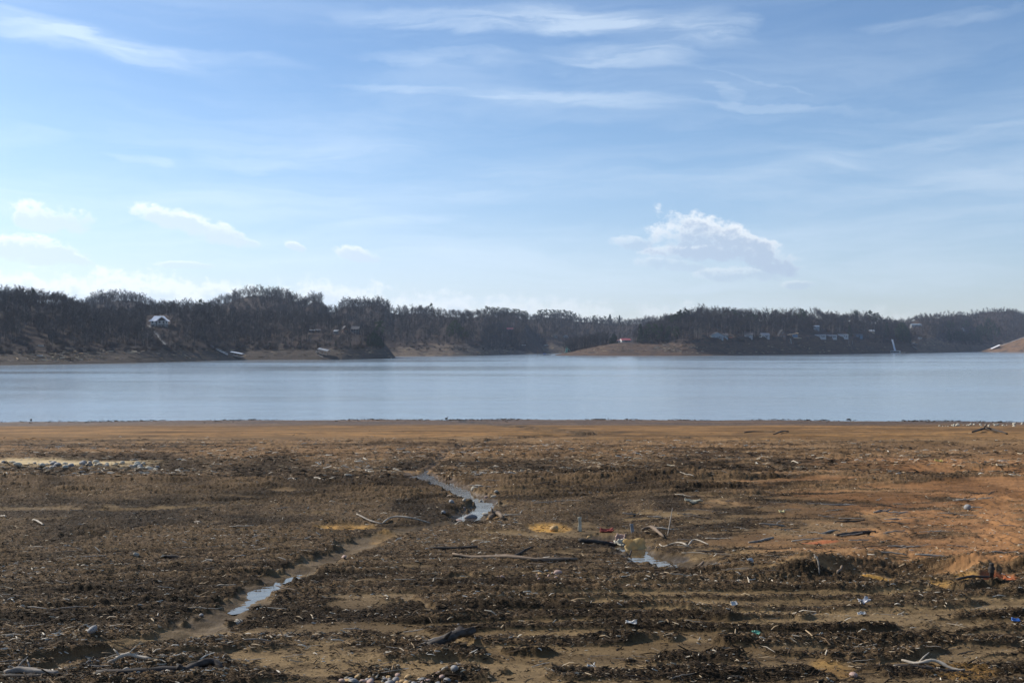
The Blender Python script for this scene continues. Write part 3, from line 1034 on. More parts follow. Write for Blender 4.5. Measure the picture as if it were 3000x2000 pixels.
def joined(name, parts_mats):
    """one mesh with several materials, not linked to the scene (a source for the far woods)"""
    v, f, mi = [], [], []
    mats = []
    for mb, mt in parts_mats:
        o = len(v)
        v += mb.v
        f += [tuple(i + o for i in q) for q in mb.f]
        mi += [len(mats)] * len(mb.f)
        mats.append(mt)
    me = bpy.data.meshes.new(name)
    me.from_pydata(v, [], f)
    for mt in mats: me.materials.append(mt)
    me.polygons.foreach_set('material_index', mi)
    return bpy.data.objects.new(name, me)


BARE = [bare_tree_parts(100 + i, 0.85 + 0.08 * (i % 4), 0.24 + .06 * (i % 3)) for i in range(7)]
PINE = [pine_parts(200 + i) for i in range(4)]
CEDAR = [cedar_parts(300 + i, .15 + .05 * i) for i in range(3)]

woods_src = bpy.data.collections.new('woods_source')
for i, (t_, c_) in enumerate(BARE):
    woods_src.objects.link(joined('woods_tree', [(t_, M['bark_pale'] if i in (2, 5) else M['bark']), (c_, M['twigs_warm'] if i % 3 == 0 else M['twigs'])]))
brush_src = bpy.data.collections.new('brush_source')
for i in range(4):
    brush_src.objects.link(joined('brush_bush', [(shrub_parts(400 + i), M['brush'] if i % 2 else M['twigs'])]))


def scatter_object(name, pts, scl, src, label=None):
    o = np_mesh(name, pts, None, None, {'scl': scl, 'rot': RNG.uniform(0, 6.283, len(pts))}, tris=np.zeros((0, 3), int), link=True) if False else None
    me = bpy.data.meshes.new(name)
    me.vertices.add(len(pts))
    me.vertices.foreach_set('co', np.asarray(pts, np.float32).ravel())
    for an, arr in (('scl', scl), ('rot', RNG.uniform(0, 6.283, len(pts)))):
        a_ = me.attributes.new(an, 'FLOAT', 'POINT'); a_.data.foreach_set('value', np.asarray(arr, np.float32))
    o = bpy.data.objects.new(name, me)
    COL.objects.link(o)
    ng = bpy.data.node_groups.new(name + '_nodes', 'GeometryNodeTree')
    ng.interface.new_socket('Geometry', in_out='INPUT', socket_type='NodeSocketGeometry')
    ng.interface.new_socket('Geometry', in_out='OUTPUT', socket_type='NodeSocketGeometry')
    n = ng.nodes; l = ng.links
    gi = n.new('NodeGroupInput'); go = n.new('NodeGroupOutput')
    ci = n.new('GeometryNodeCollectionInfo')
    ci.inputs['Collection'].default_value = src
    ci.inputs['Separate Children'].default_value = True
    ci.inputs['Reset Children'].default_value = True
    ip = n.new('GeometryNodeInstanceOnPoints')
    ip.inputs['Pick Instance'].default_value = True
    sa = n.new('GeometryNodeInputNamedAttribute'); sa.data_type = 'FLOAT'; sa.inputs['Name'].default_value = 'scl'
    ra = n.new('GeometryNodeInputNamedAttribute'); ra.data_type = 'FLOAT'; ra.inputs['Name'].default_value = 'rot'
    rv = n.new('FunctionNodeRandomValue'); rv.data_type = 'INT'
    rv.inputs[4].default_value = 0; rv.inputs[5].default_value = 50
    cx = n.new('ShaderNodeCombineXYZ'); er = n.new('FunctionNodeEulerToRotation')
    l.new(gi.outputs[0], ip.inputs['Points']); l.new(ci.outputs[0], ip.inputs['Instance'])
    l.new(rv.outputs[2], ip.inputs['Instance Index'])
    l.new(ra.outputs[0], cx.inputs[2]); l.new(cx.outputs[0], er.inputs[0]); l.new(er.outputs[0], ip.inputs['Rotation'])
    l.new(sa.outputs[0], ip.inputs['Scale'])
    l.new(ip.outputs[0], go.inputs[0])
    md = o.modifiers.new('scatter', 'NODES'); md.node_group = ng
    tag(o, label, kind='stuff')
    return o


# clearings: (hill, px0, px1, py0, py1) kept free of trees (houses, paths, cleared banks)
CLEAR = [('L1', 428, 496, 930, 960), ('L1', 940, 946, 955, 965), ('L1', 900, 940, 964, 980), ('L1', 975, 1064, 962, 982), ('L1', 80, 110, 962, 990), ('L1', 100, 135, 985, 1018),
         ('L4', 1780, 1862, 984, 1010), ('L4', 2072, 2135, 974, 992), ('L4', 2180, 2208, 976, 992), ('L4', 2225, 2262, 976, 992), ('L4', 2272, 2500, 974, 994), ('L4', 2382, 2404, 954, 970), ('L4', 2548, 2562, 964, 978),
         ('L5', 2670, 2702, 944, 958), ('L5', 2640, 2780, 992, 1030), ('L3', 1502, 1534, 984, 1002), ('L3', 1545, 1640, 1004, 1035),
         ('L2', 1486, 1500, 962, 972), ('L3', 1650, 1664, 984, 992), ('L6', 2860, 3040, 985, 1040)]


def clear_of(hn, px, py):
    k = np.ones(len(px), bool)
    for h, a, b, c, d in CLEAR:
        if h == hn: k &= ~((px > a) & (px < b) & (py > c) & (py < d))
    return k


wp, ws, bp_, bs = [], [], [], []
for hn, (x0, x1, n, hgt, nb) in dict(L1=(-1250, 1190, 4100, 13.5, 2600), L2=(200, 1600, 2900, 15.5, 900), L3=(1400, 2100, 2100, 15, 500),
                                     L4=(1640, 2705, 2300, 18.5, 1700), L5=(2560, 3450, 3200, 12.5, 1500), L6=(3040, 3500, 350, 9, 300)).items():
    H = HILLS[hn]
    for kind, nn in (('tree', n), ('brush', nb)):
        px = RNG.uniform(x0, x1, nn)
        s, wbk, zb, r, zr = H.params(px)
        q = RNG.uniform(0.03 if kind == 'tree' else 0.0, 0.93, nn)
        if kind == 'tree': q = np.where(RNG.random(nn) < .13, RNG.uniform(.93, 1.10, nn), q)
        if kind == 'brush': q = np.where(RNG.random(nn) < .3, RNG.uniform(.88, 1.04, nn), RNG.uniform(0, 1, nn) ** 2.2 - 0.03)
        Y = s + wbk + q * (r - s - wbk)
        z = H.Z(px, Y)
        ok = clear_of(hn, px + RNG.normal(0, 3, nn), HORY - (z - CAMZ) / Y * F + RNG.normal(0, 2, nn)) & clear_of(hn, px, HORY - (z + hgt * .45 - CAMZ) / Y * F) & (z > 3.0) & (H.end(px) > .9)
        P = np.stack([X(px, Y), Y, z], -1)[ok]
        if kind == 'tree':
            hh = hgt * RNG.uniform(0.55, 1.0, nn)[ok]
            hh *= np.where(q[ok] < .12, .75, np.where(q[ok] > .93, .62, 1))
            wp.append(P); ws.append(hh)
        else:
            bp_.append(P); bs.append(RNG.uniform(1.6, 3.6, nn)[ok])
scatter_object('bare_woods', np.concatenate(wp), np.concatenate(ws), woods_src, 'mass of leafless grey-brown woods covering the hills round the lake')
scatter_object('dry_underbrush', np.concatenate(bp_), np.concatenate(bs), brush_src, 'dark dry underbrush along the top of the banks and under the trees')


PROTO = {}


def tree_obj(kind, var, name, x, y, z, h, label, cat, group):
    key = (kind, var)
    if key not in PROTO:
        T, C = dict(bare=BARE, pine=PINE, cedar=CEDAR)[kind][var]
        meshes = []
        for mb, nm, mt in ((T, 'trunk', M['bark_pale'] if (kind == 'bare' and var in (2, 5)) else M['bark']),
                           (C, 'crown', dict(bare=M['twigs_warm'] if var % 3 == 0 else M['twigs'], pine=M['needles'], cedar=M['cedar'])[kind])):
            me = bpy.data.meshes.new(nm)
            me.from_pydata(mb.v, [], mb.f)
            me.materials.append(mt)
            meshes.append(me)
        PROTO[key] = meshes
    e = empty(name, (x, y, z), random.uniform(0, 6.28))
    e.scale = (h, h, h)
    for me, nm in zip(PROTO[key], ('trunk', 'crown')):
        o = bpy.data.objects.new(nm, me)
        o.parent = e
        COL.objects.link(o)
    tag(e, label, cat, group)
    return e


def plant(hn, kind, px, frac, toppy, label, group, name=None, hmin=5.0, hmax=30.0, var=None):
    H = HILLS[hn]
    s, wbk, zb, r, zr = [float(v) for v in H.params(px)]
    Y = s + wbk + frac * (r - s - wbk)
    z = float(H.Z(px, Y))
    h = min(hmax, max(hmin, Zat(toppy, Y) - z))
    k = dict(bare=7, pine=4, cedar=3)[kind]
    v = random.randrange(k) if var is None else var
    nm = name or dict(bare='bare_tree', pine='pine_tree', cedar='cedar_tree')[kind]
    return tree_obj(kind, v, nm, X(px, Y), Y, z - .3, h, label, 'tree', group)


# leafless trees one can tell apart along the skylines
def sky_row(hn, x0, x1, step, f0, f1, label, group, jit=5, low=0):
    H = HILLS[hn]
    px = x0
    while px < x1:
        p = px + random.uniform(-3, 3)
        t = float(np.interp(p, *H.tops)) + random.uniform(-5, jit + 4) + low
        plant(hn, 'bare', p, random.uniform(f0, f1), t, label, group, hmin=7, hmax=19 if hn != 'L4' else 24)
        px += step * random.uniform(.7, 1.3)


sky_row('L1', -40, 210, 6.0, .9, 1.03, 'tall bare hardwood in the thin row on the left hilltop with sky between its trunks', 'bare trees on the left hilltop')
sky_row('L1', 400, 660, 7.5, .92, 1.03, 'bare hardwood in the low skyline row above the white roofed house', 'bare trees above the white roofed house')
sky_row('L2', 255, 480, 7.0, .93, 1.02, 'bare hardwood on the bluish rounded hilltop behind the left hill', 'bare trees on the bluish rounded hilltop')
sky_row('L2', 600, 860, 6.0, .93, 1.02, 'bare hardwood crowning the highest hilltop left of centre', 'bare trees on the highest hilltop')
sky_row('L2', 860, 950, 6.5, .95, 1.02, 'slender bare tree on the step in the ridge right of the highest hilltop', 'bare trees on the ridge step')
sky_row('L2', 1002, 1136, 6.5, .95, 1.02, 'bare tree in the dense clump standing on the ridge over the far cove', 'bare tree clump over the far cove')
sky_row('L2', 1140, 1420, 13, .95, 1.02, 'small bare tree on the low skyline between the clump and the pines', 'small bare trees on the low skyline')
sky_row('L3', 1680, 1960, 12, .95, 1.02, 'small bare tree on the farthest wooded skyline at the lake head', 'small bare trees at the lake head')
sky_row('L4', 1945, 2240, 7.5, .75, 1.02, 'big spreading bare hardwood on the left half of the peninsula skyline', 'bare trees on the left half of the peninsula')
sky_row('L4', 2240, 2660, 8.5, .75, 1.02, 'big spreading bare hardwood above the lakeside cottages on the peninsula', 'bare trees above the peninsula cottages')
sky_row('L5', 2640, 3010, 11, .95, 1.02, 'small bare tree on the rising skyline of the far right hill', 'bare trees on the far right skyline')
for px in (2036, 2043, 2050, 2055, 2071, 2213, 2222, 2330, 2438):
    plant('L4', 'bare', px + random.uniform(-2, 2), .02, random.uniform(935, 950), 'bare tree with a pale trunk rising from the bluff edge beside the cottages', 'pale trunked trees on the bluff edge', var=2)

# evergreens: hill, kind, px, depth 0..1, top row, label, group
EV = [
    ('L1', 'cedar', 98, .8, 845, 'dark conifer standing in the bare row on the left hilltop', None),
    ('L1', 'pine', 590, .98, 876, 'dark pine at the right end of the skyline row above the white roofed house', None),
    ('L1', 'pine', 610, .97, 884, 'lower dark pine beside the skyline row above the white roofed house', None),
    ('L1', 'pine', 1112, .35, 938, 'lone tall dark pine rising above the left point', None),
    ('L2', 'pine', 1262, .98, 888, 'dense round topped evergreen on the low skyline above the far cove', None),
    ('L3', 'cedar', 1787, .96, 920, 'taller of the two pointed dark cedars on the lake head skyline', None),
    ('L3', 'cedar', 1815, .96, 923, 'shorter of the two pointed dark cedars on the lake head skyline', None),
    ('L4', 'pine', 2348, .5, 905, 'large full crowned green pine in the middle of the peninsula skyline', None),
    ('L4', 'pine', 2551, .6, 909, 'tall dark pine with a rounded top near the right end of the peninsula', None),
    ('L4', 'pine', 2569, .6, 916, 'dark pine just right of the tall round topped one on the peninsula', None),
    ('L4', 'cedar', 2598, .10, 946, 'dark columnar evergreen above the white dock', None),
    ('L4', 'cedar', 2489, .06, 950, 'thin dark cedar at the right end of the white cottages', None),
    ('L4', 'pine', 2012, .65, 905, 'dark pine on the left slope of the peninsula crown', None),
    ('L4', 'pine', 2507, .7, 911, 'small dark pine poking above bare trees left of the tall round topped pine', None),
    ('L1', 'cedar', 150, .1, 985, 'squat dark cedar beside the cleared slope on the far left', None),
]
for i in range(9):
    EV.append(('L1', 'cedar', 1078 + i * 5.5, .05 + .06 * (i % 3), 968 + 5 * abs(i - 3), 'dark evergreen in the thicket at the tip of the left point', 'evergreens on the left point'))
for i in range(12):
    EV.append(('L2', 'pine', 1318 + i * 5, .12 + .22 * ((i * 5) % 7) / 7, 938 + 5 * abs(i - 3) + random.uniform(-4, 4), 'dark pine in the evergreen stand on the slope over the far cove', 'evergreen stand over the far cove'))
for i in range(17):
    px = 1424 + i * 7.2
    EV.append(('L2', 'pine', px, .93, float(np.interp(px, *L2.tops)) - 1 + random.uniform(-2, 3), 'round headed dark pine in the left ridge row near the middle of the skyline', 'pines in the left ridge row'))
for i in range(14):
    px = 1578 + i * 8.2
    EV.append(('L3', 'pine', px, .93, float(np.interp(px, *L3.tops)) - 3 + random.uniform(-2, 3), 'round headed dark pine in the right ridge row with slim trunks showing', 'pines in the right ridge row'))
for px in (1740, 1764, 1772, 1832, 1846, 1858):
    EV.append(('L3', 'pine', px, .9, float(np.interp(px, *L3.tops)) + random.uniform(-1, 6), 'small dark pine on the lowest skyline beside the pointed cedars', 'small pines beside the pointed cedars'))
for i in range(7):
    EV.append(('L4', 'cedar', 1786 + i * 3.3, .05 + .05 * (i % 2), 975 + abs(i - 4) * 4, 'bushy dark evergreen left of the red roofed house', 'evergreens left of the red roofed house'))
for i in range(22):
    EV.append(('L4', 'pine' if i % 3 else 'cedar', 1876 + i * 5.2, .03 + .25 * ((i * 7) % 5) / 5, 948 + 14 * ((i * 3) % 4) + (6 if i > 12 else 0), 'dark evergreen in the thick stand right of the red roofed house', 'evergreens right of the red roofed house'))
for px, py in ((1972, 920), (1990, 908), (2000, 914), (2125, 918), (2150, 905), (2160, 915), (2190, 920), (2205, 918), (2215, 922), (2292, 924), (2305, 920), (2318, 922), (2330, 916), (2356, 918), (2365, 930)):
    EV.append(('L4', 'pine', px, .55 + random.uniform(-.1, .1), py, 'green pine among the bare hardwoods of the peninsula crown', 'pines among the peninsula hardwoods'))
for i in range(10):
    EV.append(('L4', 'cedar' if i % 2 else 'pine', 2628 + i * 3.6, .05 + .12 * (i % 3), 940 + 5 * abs(i - 4), 'dark evergreen in the stand at the right end of the peninsula', 'evergreens at the right end of the peninsula'))
for i in range(12):
    EV.append(('L5', 'pine' if i % 2 else 'cedar', 2862 + i * 6.5, .06 + .1 * (i % 3), 928 + 6 * abs(i - 5), 'dark evergreen in the tall stand above the far right cove', 'evergreens above the far right cove'))
for i in range(14):
    EV.append(('L5', 'cedar', 2780 + i * 7, .02 + .02 * (i % 3), 968 + random.uniform(-6, 12), 'low dark evergreen along the bank left of the far right dock', 'low evergreens along the far right bank'))
for px, py in ((2780, 940), (2792, 944), (2832, 938), (2822, 948)):
    EV.append(('L5', 'pine', px, .3, py, 'olive green pine standing loose on the far right slope', 'loose pines on the far right slope'))
for i in range(8):
    EV.append(('L1', 'cedar', 790 + i * 48 + random.uniform(-9, 9), .02, 1000 + random.uniform(-6, 6), 'low dark evergreen bush at the bank top on the left hill', 'evergreen bushes on the left bank'))
for hn, kind, px, fr, py, lab, grp in EV:
    plant(hn, kind, px, fr, py, lab, grp, hmin=4, hmax=27)

# ------------------------------------------------------------------ houses, docks and boats along the far shores
def on_slope(hn, px, py):
    """where the slope of a hill shows at this spot: x, y, z"""
    H = HILLS[hn]
    s, wbk, zb, r, zr = [float(v) for v in H.params(px)]
    Y = np.linspace(s, r, 500)
    z = H.Z(np.full(500, px), Y)
    pr = HORY - (z - CAMZ) / Y * F
    k = np.argmax(pr <= py) if (pr <= py).any() else 499
    return Vector((X(px, Y[k]), Y[k], z[k]))


def window(parent, x, z, w, h, y, mat, cols=1):
    f = MB()
    t = min(w, h) * .12 + .04
    f.box(x - w / 2, x + w / 2, y - .09, y + .05, z, z + t).box(x - w / 2, x + w / 2, y - .09, y + .05, z + h - t, z + h)
    for i in range(cols + 1):
        cx = x - w / 2 + t / 2 + (w - t) * i / cols
        f.box(cx - t / 2, cx + t / 2, y - .087, y + .047, z + t, z + h - t)
    o = f.build('window', mat, parent)
    MB().box(x - w / 2 + t, x + w / 2 - t, y - .03, y + .02, z + t, z + h - t).build('pane', M['glass'], o)
    return o


def gable_x(m, w, d, z, rh, over=.5, th=.22):
    """roof with its ridge along x"""
    hw, hd = w / 2 + over, d / 2 + over
    ez = z - rh * over / (d / 2)
    for s in (-1, 1):
        a = [(-hw, s * hd, ez), (hw, s * hd, ez), (hw, 0, z + rh), (-hw, 0, z + rh)]
        m.quadbox([*a, *[(p[0], p[1], p[2] + th) for p in a]] if s < 0 else [*reversed(a), *[(p[0], p[1], p[2] + th) for p in reversed(a)]])


def gable_y(m, w, d, z, rh, over=.5, th=.22):
    hw, hd = w / 2 + over, d / 2 + over
    ez = z - rh * over / (w / 2)
    for s in (-1, 1):
        a = [(s * hw, -hd, ez), (0, -hd, z + rh), (0, hd, z + rh), (s * hw, hd, ez)]
        if s > 0: a = a[::-1]
        m.quadbox([*a, *[(p[0], p[1], p[2] + th) for p in a]])


def house(name, label, hn, px, py, w, d, h, rh, wall, roof, style='x', rot=0.0, wins=(), door=None, chimney=None, porch=None, cat='house', found=3.0, trim='shaded_white', lift=0.0):
    loc = on_slope(hn, px, py) + Vector((0, d / 2, lift))
    e = empty(name, loc, rot)
    tag(e, label, cat)
    m = MB().box(-w / 2, w / 2, -d / 2, d / 2, -found, h)
    if style == 'x':
        m.v += [(-w / 2, -d / 2, h), (-w / 2, d / 2, h), (-w / 2, 0, h + rh), (w / 2, -d / 2, h), (w / 2, d / 2, h), (w / 2, 0, h + rh)]
        k = len(m.v) - 6; m.f += [(k, k + 2, k + 1), (k + 3, k + 4, k + 5)]
    elif style == 'y':
        m.v += [(-w / 2, -d / 2, h), (w / 2, -d / 2, h), (0, -d / 2, h + rh), (-w / 2, d / 2, h), (w / 2, d / 2, h), (0, d / 2, h + rh)]
        k = len(m.v) - 6; m.f += [(k, k + 1, k + 2), (k + 3, k + 5, k + 4)]
    m.build('wall', M[wall], e)
    r = MB()
    if style == 'x': gable_x(r, w, d, h + .02, rh)
    elif style == 'y': gable_y(r, w, d, h + .02, rh)
    else:
        r.quadbox([(-w / 2 - .4, -d / 2 - .4, h + .03), (w / 2 + .4, -d / 2 - .4, h + .03), (w / 2 + .4, d / 2 + .4, h + rh), (-w / 2 - .4, d / 2 + .4, h + rh),
                   (-w / 2 - .4, -d / 2 - .4, h + .28), (w / 2 + .4, -d / 2 - .4, h + .28), (w / 2 + .4, d / 2 + .4, h + rh + .25), (-w / 2 - .4, d / 2 + .4, h + rh + .25)])
    ro = r.build('roof', M[roof], e)
    if chimney is not None:
        MB().box(chimney - .4, chimney + .4, -.4, .4, h + rh * .4, h + rh + 1.1).build('chimney', M['brown'], ro)
    for wd in wins:
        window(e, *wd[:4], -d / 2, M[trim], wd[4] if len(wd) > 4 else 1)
    if door is not None:
        do = MB().box(door - .5, door + .5, -d / 2 - .07, -d / 2 + .05, 0.05, 2.1).build('door', M['dark'], e)
        MB().box(door + .3, door + .38, -d / 2 - .14, -d / 2 - .06, 1.0, 1.12).build('handle', M['alu'], do)
    if porch:
        dp = porch
        MB().box(-w / 2, w / 2, -d / 2 - dp, -d / 2 - .01, -.25, -.02).build('deck', M['grey_wood'], e)
        n = max(3, int(w / 3))
        for i in range(n + 1):
            x = -w / 2 + .1 + (w - .2) * i / n
            MB().box(x - .09, x + .09, -d / 2 - dp + .02, -d / 2 - dp + .2, -found, h - .15).build('post', M[trim], e)
        MB().box(-w / 2, w / 2, -d / 2 - dp + .06, -d / 2 - dp + .14, .85, .95).build('railing', M[trim], e)
        MB().quadbox([(-w / 2 - .2, -d / 2 - dp - .2, h - .25), (w / 2 + .2, -d / 2 - dp - .2, h - .25), (w / 2 + .2, -d / 2 - .01, h + .12), (-w / 2 - .2, -d / 2 - .01, h + .12),
                      (-w / 2 - .2, -d / 2 - dp - .2, h - .13), (w / 2 + .2, -d / 2 - dp - .2, h - .13), (w / 2 + .2, -d / 2 - .01, h + .24), (-w / 2 - .2, -d / 2 - .01, h + .24)]).build('porch_roof', M[roof], e)
    return e


# the white roofed house high on the left hill: hipped metal roof, a gable to the lake, porches on posts
def white_house():
    loc = on_slope('L1', 460, 954)
    e = empty('lake_house', loc + Vector((0, 5, 1.2)), 0.35)
    tag(e, 'white house with a bright metal roof alone among bare trees on the left hill', 'house')
    MB().box(-6.2, 6.2, -4.5, 4.5, -3.5, 3.0).build('wall', M['white'], e)
    MB().box(-6.3, 6.3, -4.6, -4.52, -3.5, -.4).build('lower_wall', M['grey'], e)
    ro = MB()
    zb, zt = 2.95, 6.3
    k = 0
    o = [(-7.9, -6.6, zb - .7), (7.9, -6.6, zb - .7), (7.9, 6.6, zb - .7), (-7.9, 6.6, zb - .7)]
    mid = [(-5.6, -3.6, zb + .9), (5.6, -3.6, zb + .9), (5.6, 3.6, zb + .9), (-5.6, 3.6, zb + .9)]
    rg = [(-3.6, 0, zt), (3.6, 0, zt)]
    ro.v += o + mid + rg
    ro.f += [(0, 1, 5, 4), (1, 2, 6, 5), (2, 3, 7, 6), (3, 0, 4, 7), (4, 5, 9, 8), (6, 7, 8, 9), (5, 6, 9), (7, 4, 8), (3, 2, 1, 0)]
    ro = ro.build('roof', M['white_metal'], e)
    # front gable
    ga = MB()
    for s in (-1, 1):
        a = [(1.6 + s * 4.0, -7.2, 2.3), (1.6, -7.2, 5.6), (1.6, -1.5, 5.6), (1.6 + s * 4.0, -1.5, 2.3)]
        if s > 0: a = a[::-1]
        ga.quadbox([*a, *[(p[0], p[1], p[2] + .25) for p in a]])
    gp_ = ga.build('front_gable', M['white_metal'], e)
    MB().prism([(-1.2, 2.6), (4.4, 2.6), (1.6, 5.2)], -6.6, -6.4).build('gable_wall', M['dark'], gp_)
    MB().box(-6.2, 6.2, -6.8, -4.61, -.3, 0).build('deck', M['grey_wood'], e)
    for x in (-6, -3, -1.4, 1.6, 4.6, 6):
        MB().box(x - .12, x + .12, -6.75, -6.5, -3.5, 2.4).build('post', M['white'], e)
    MB().box(-6.1, 6.1, -6.72, -6.62, .85, .97).build('railing', M['grey_wood'], e)
    for x in (-5, -2.5, .2, 3, 5): window(e, x, .6, 1.3, 1.7, -4.5, M['grey'])
    for x in (-4, 0, 4): window(e, x, -2.8, 1.4, 1.7, -4.63, M['white'])
    for y in (-2.5, 1):
        MB().box(-6.27, -6.21, y - .6, y + .6, .7, 2.1).build('side_window', M['glass'], e)
    MB().box(-2.6, -1.6, -4.58, -4.5, .05, 2.1).build('door', M['dark'], e)


white_house()
house('lake_house', 'dark wooden house with pale porch posts among trees left of centre', 'L1', 1040, 977, 7, 7, 4.2, 2.2, 'dark', 'shingle', 'x', 0, [(-2, 1, 1.2, 1.8), (0, 1, 1.2, 1.8), (2, 1, 1.2, 1.8)], porch=2.2)
house('lake_house', 'dark steep house with a tan gable side beside the pale porch posts', 'L1', 1009, 975, 4.5, 6, 3.6, 2.4, 'brown', 'shingle', 'y', 0.4, [(0, 1, 1.4, 1.5)], door=1.4, trim='tan')
house('porch_shelter', 'small pale framed deck shelter left of the dark steep house', 'L1', 984, 977, 3.4, 3, 2.3, .5, 'dark', 'white', 'flat', 0, [(0, 1, 1.2, 1.0)], cat='shelter', porch=1.2)
house('shed', 'long low pale roofed shed in the clearing left of the dark houses', 'L1', 912, 974, 4.6, 3, 1.8, .5, 'dark', 'grey', 'flat', 0, [(0, .6, 1.2, .8)], cat='shed', door=1.5)
house('shed', 'smaller blue grey roofed shed right of the long low pale one', 'L1', 931, 973, 3.2, 3, 1.7, .5, 'dark', 'shingle_grey', 'flat', 0, [(0, .6, 1.0, .8)], cat='shed', door=1.0)
house('red_roof_cabin', 'small red roofed cabin deep in the woods above the far cove', 'L2', 1493, 970, 9, 6, 3, 1.8, 'dark', 'red_roof', 'x', .2, [(-2.5, 1, 1.3, 1.2), (2.5, 1, 1.3, 1.2)], door=0, cat='cabin')
house('lake_house', 'blue grey roofed house low in the far cove with one pale corner wall', 'L3', 1518, 996, 11, 8, 3.4, 2.4, 'grey', 'shingle_grey', 'x', .35, [(-3, 1, 1.4, 1.3), (3, 1, 1.4, 1.3)], door=.3, chimney=2)
house('lake_house', 'dull grey house behind the tan bare slope at the lake head', 'L3', 1625, 989, 8, 7, 3, 1.8, 'grey', 'shingle', 'x', .1, [(-2, 1, 1.2, 1.2), (2, 1, 1.2, 1.2)], door=0)
house('lake_house', 'pale green grey house with a white gable among trees at the lake head', 'L3', 1657, 991, 9, 7, 3, 2.6, 'pale_blue', 'shingle_grey', 'y', -.2, [(-2.4, 1, 1.3, 1.3), (2.4, 1, 1.3, 1.3)], door=0)
house('red_roof_house', 'low white house with a bright red metal roof on the grassy point', 'L4', 1832, 999, 12.5, 8, 3.0, 2.0, 'white', 'red_roof', 'x', .3, [(-1, 1, 1.5, 1.2, 2), (2.2, 1, 1.5, 1.2, 2), (5, 1, 1.0, 1.2)], door=.6, porch=2.0)
house('garage', 'white garage end with a dark lean roof left of the red roofed house', 'L4', 1811, 1000, 5.5, 5, 2.6, .8, 'white', 'red_roof', 'y', .3, [(-1.2, 1, 1.0, 1.0)], door=.9, cat='garage')
house('cottage', 'grey blue cottage with a wide gable facing the lake, leftmost on the bluff', 'L4', 2101, 989, 14, 9, 3.2, 3.6, 'pale_blue', 'shingle', 'y', .1, [(-4, .9, 1.8, 1.4, 2), (0, .9, 1.8, 1.4, 2), (4, .9, 1.8, 1.4, 2)], door=2.2, chimney=2, lift=-.5, cat='cottage')
house('cottage_wing', 'low pale wing with a dark roof right of the grey blue gabled cottage', 'L4', 2122, 989.5, 8.5, 7, 2.7, 2.0, 'pale_blue', 'shingle', 'x', 0, [(-2.4, .9, 1.4, 1.2), (0, .9, 1.4, 1.2), (2.4, .9, 1.4, 1.2)], door=3.4, cat='annex')
house('cottage', 'small cottage with a bright white left end and a dark roof', 'L4', 2195, 989, 9.5, 7, 3.0, 2.2, 'grey', 'shingle', 'x', -.25, [(-2, 1, 1.4, 1.2), (1, 1, 1.4, 1.2), (3, 1, 1.0, 1.2)], door=-.5, cat='cottage')
house('cottage', 'grey cottage beside a white boat on the middle of the bluff', 'L4', 2242, 988, 10, 7, 2.8, 2.0, 'grey', 'shingle_grey', 'x', .1, [(-3, 1, 1.3, 1.2), (0, 1, 1.3, 1.2), (3, 1, 1.3, 1.2)], door=1.6, cat='cottage')
house('a_frame_cabin', 'steep brown gabled cabin between the grey cottage and the tan pavilion', 'L4', 2292, 990, 9, 8, 3.4, 6.0, 'brown', 'shingle', 'y', .05, [(-2, 1, 1.4, 1.6), (2, 1, 1.4, 1.6), (0, 5, 1.4, 1.6)], door=0, cat='cabin')
house('cottage', 'long white cottage with five windows, leftmost of three on the bluff', 'L4', 2402, 989, 17, 7, 2.8, 1.0, 'shaded_white', 'shingle_grey', 'x', 0, [(-7, .9, 1.6, 1.3, 2), (-4, .9, 1.6, 1.3, 2), (-1, .9, 1.6, 1.3, 2), (2.2, .9, 1.8, 1.3, 2), (6, .6, 2.6, 1.8, 3)], door=4.1, cat='cottage')
house('cottage', 'white cottage with dark porch openings, middle of the three white ones', 'L4', 2438, 989, 13, 7, 2.8, 1.0, 'shaded_white', 'shingle_grey', 'x', 0, [(-4.4, .5, 2.4, 1.9, 2), (-.6, .5, 2.4, 1.9, 2), (3.8, .5, 2.8, 1.9, 2)], door=1.6, cat='cottage')
house('cottage', 'white cottage with a broad blank wall, right of the three white ones', 'L4', 2471, 988, 14, 7, 3.2, 1.0, 'shaded_white', 'shingle_grey', 'x', 0, [(1.5, 1, 1.8, 1.4, 2)], door=4, cat='cottage')
house('tall_house', 'two storey blue grey house with a pale roof behind the white cottages', 'L4', 2393, 968, 7, 7, 5.6, 1.2, 'pale_blue', 'alu', 'x', 0, [(-1.8, 3.4, 1.2, 1.2), (1.8, 3.4, 1.2, 1.2), (-1.8, .8, 1.2, 1.2), (1.8, .8, 1.2, 1.2)], door=0)
house('cottage', 'dim blue cottage in the trees right of the white cottages', 'L4', 2514, 987, 13, 7, 3, 1.6, 'blue_screen', 'shingle', 'x', 0, [(-4, .9, 1.4, 1.3), (0, .9, 1.4, 1.3), (4, .9, 1.4, 1.3)], door=2, cat='cottage')
house('cottage', 'small tan house up among the trees above the white dock', 'L4', 2555, 976, 7, 6, 3.4, 1.6, 'tan', 'white', 'x', 0, [(-1.8, 1, 1.3, 1.3), (1.8, 1, 1.3, 1.3)], door=0, cat='cottage')
house('lake_house', 'flat roofed pale blue house on the slope of the far right hill', 'L5', 2686, 957, 19, 8, 3.6, 1.0, 'grey', 'blue_roof', 'flat', .1, [(-6, 1, 2, 1.6, 2), (-2, 1, 2, 1.6, 2), (4, 1, 2, 1.6, 2)], door=1)
house('cabin', 'tiny pale cabin between the loose pines of the far right hill', 'L5', 2820, 967, 7, 6, 3.2, 2.0, 'shaded_white', 'shingle', 'y', 0, [(-1.6, 1, 1.1, 1.2), (1.6, 1, 1.1, 1.2)], door=0, cat='cabin')


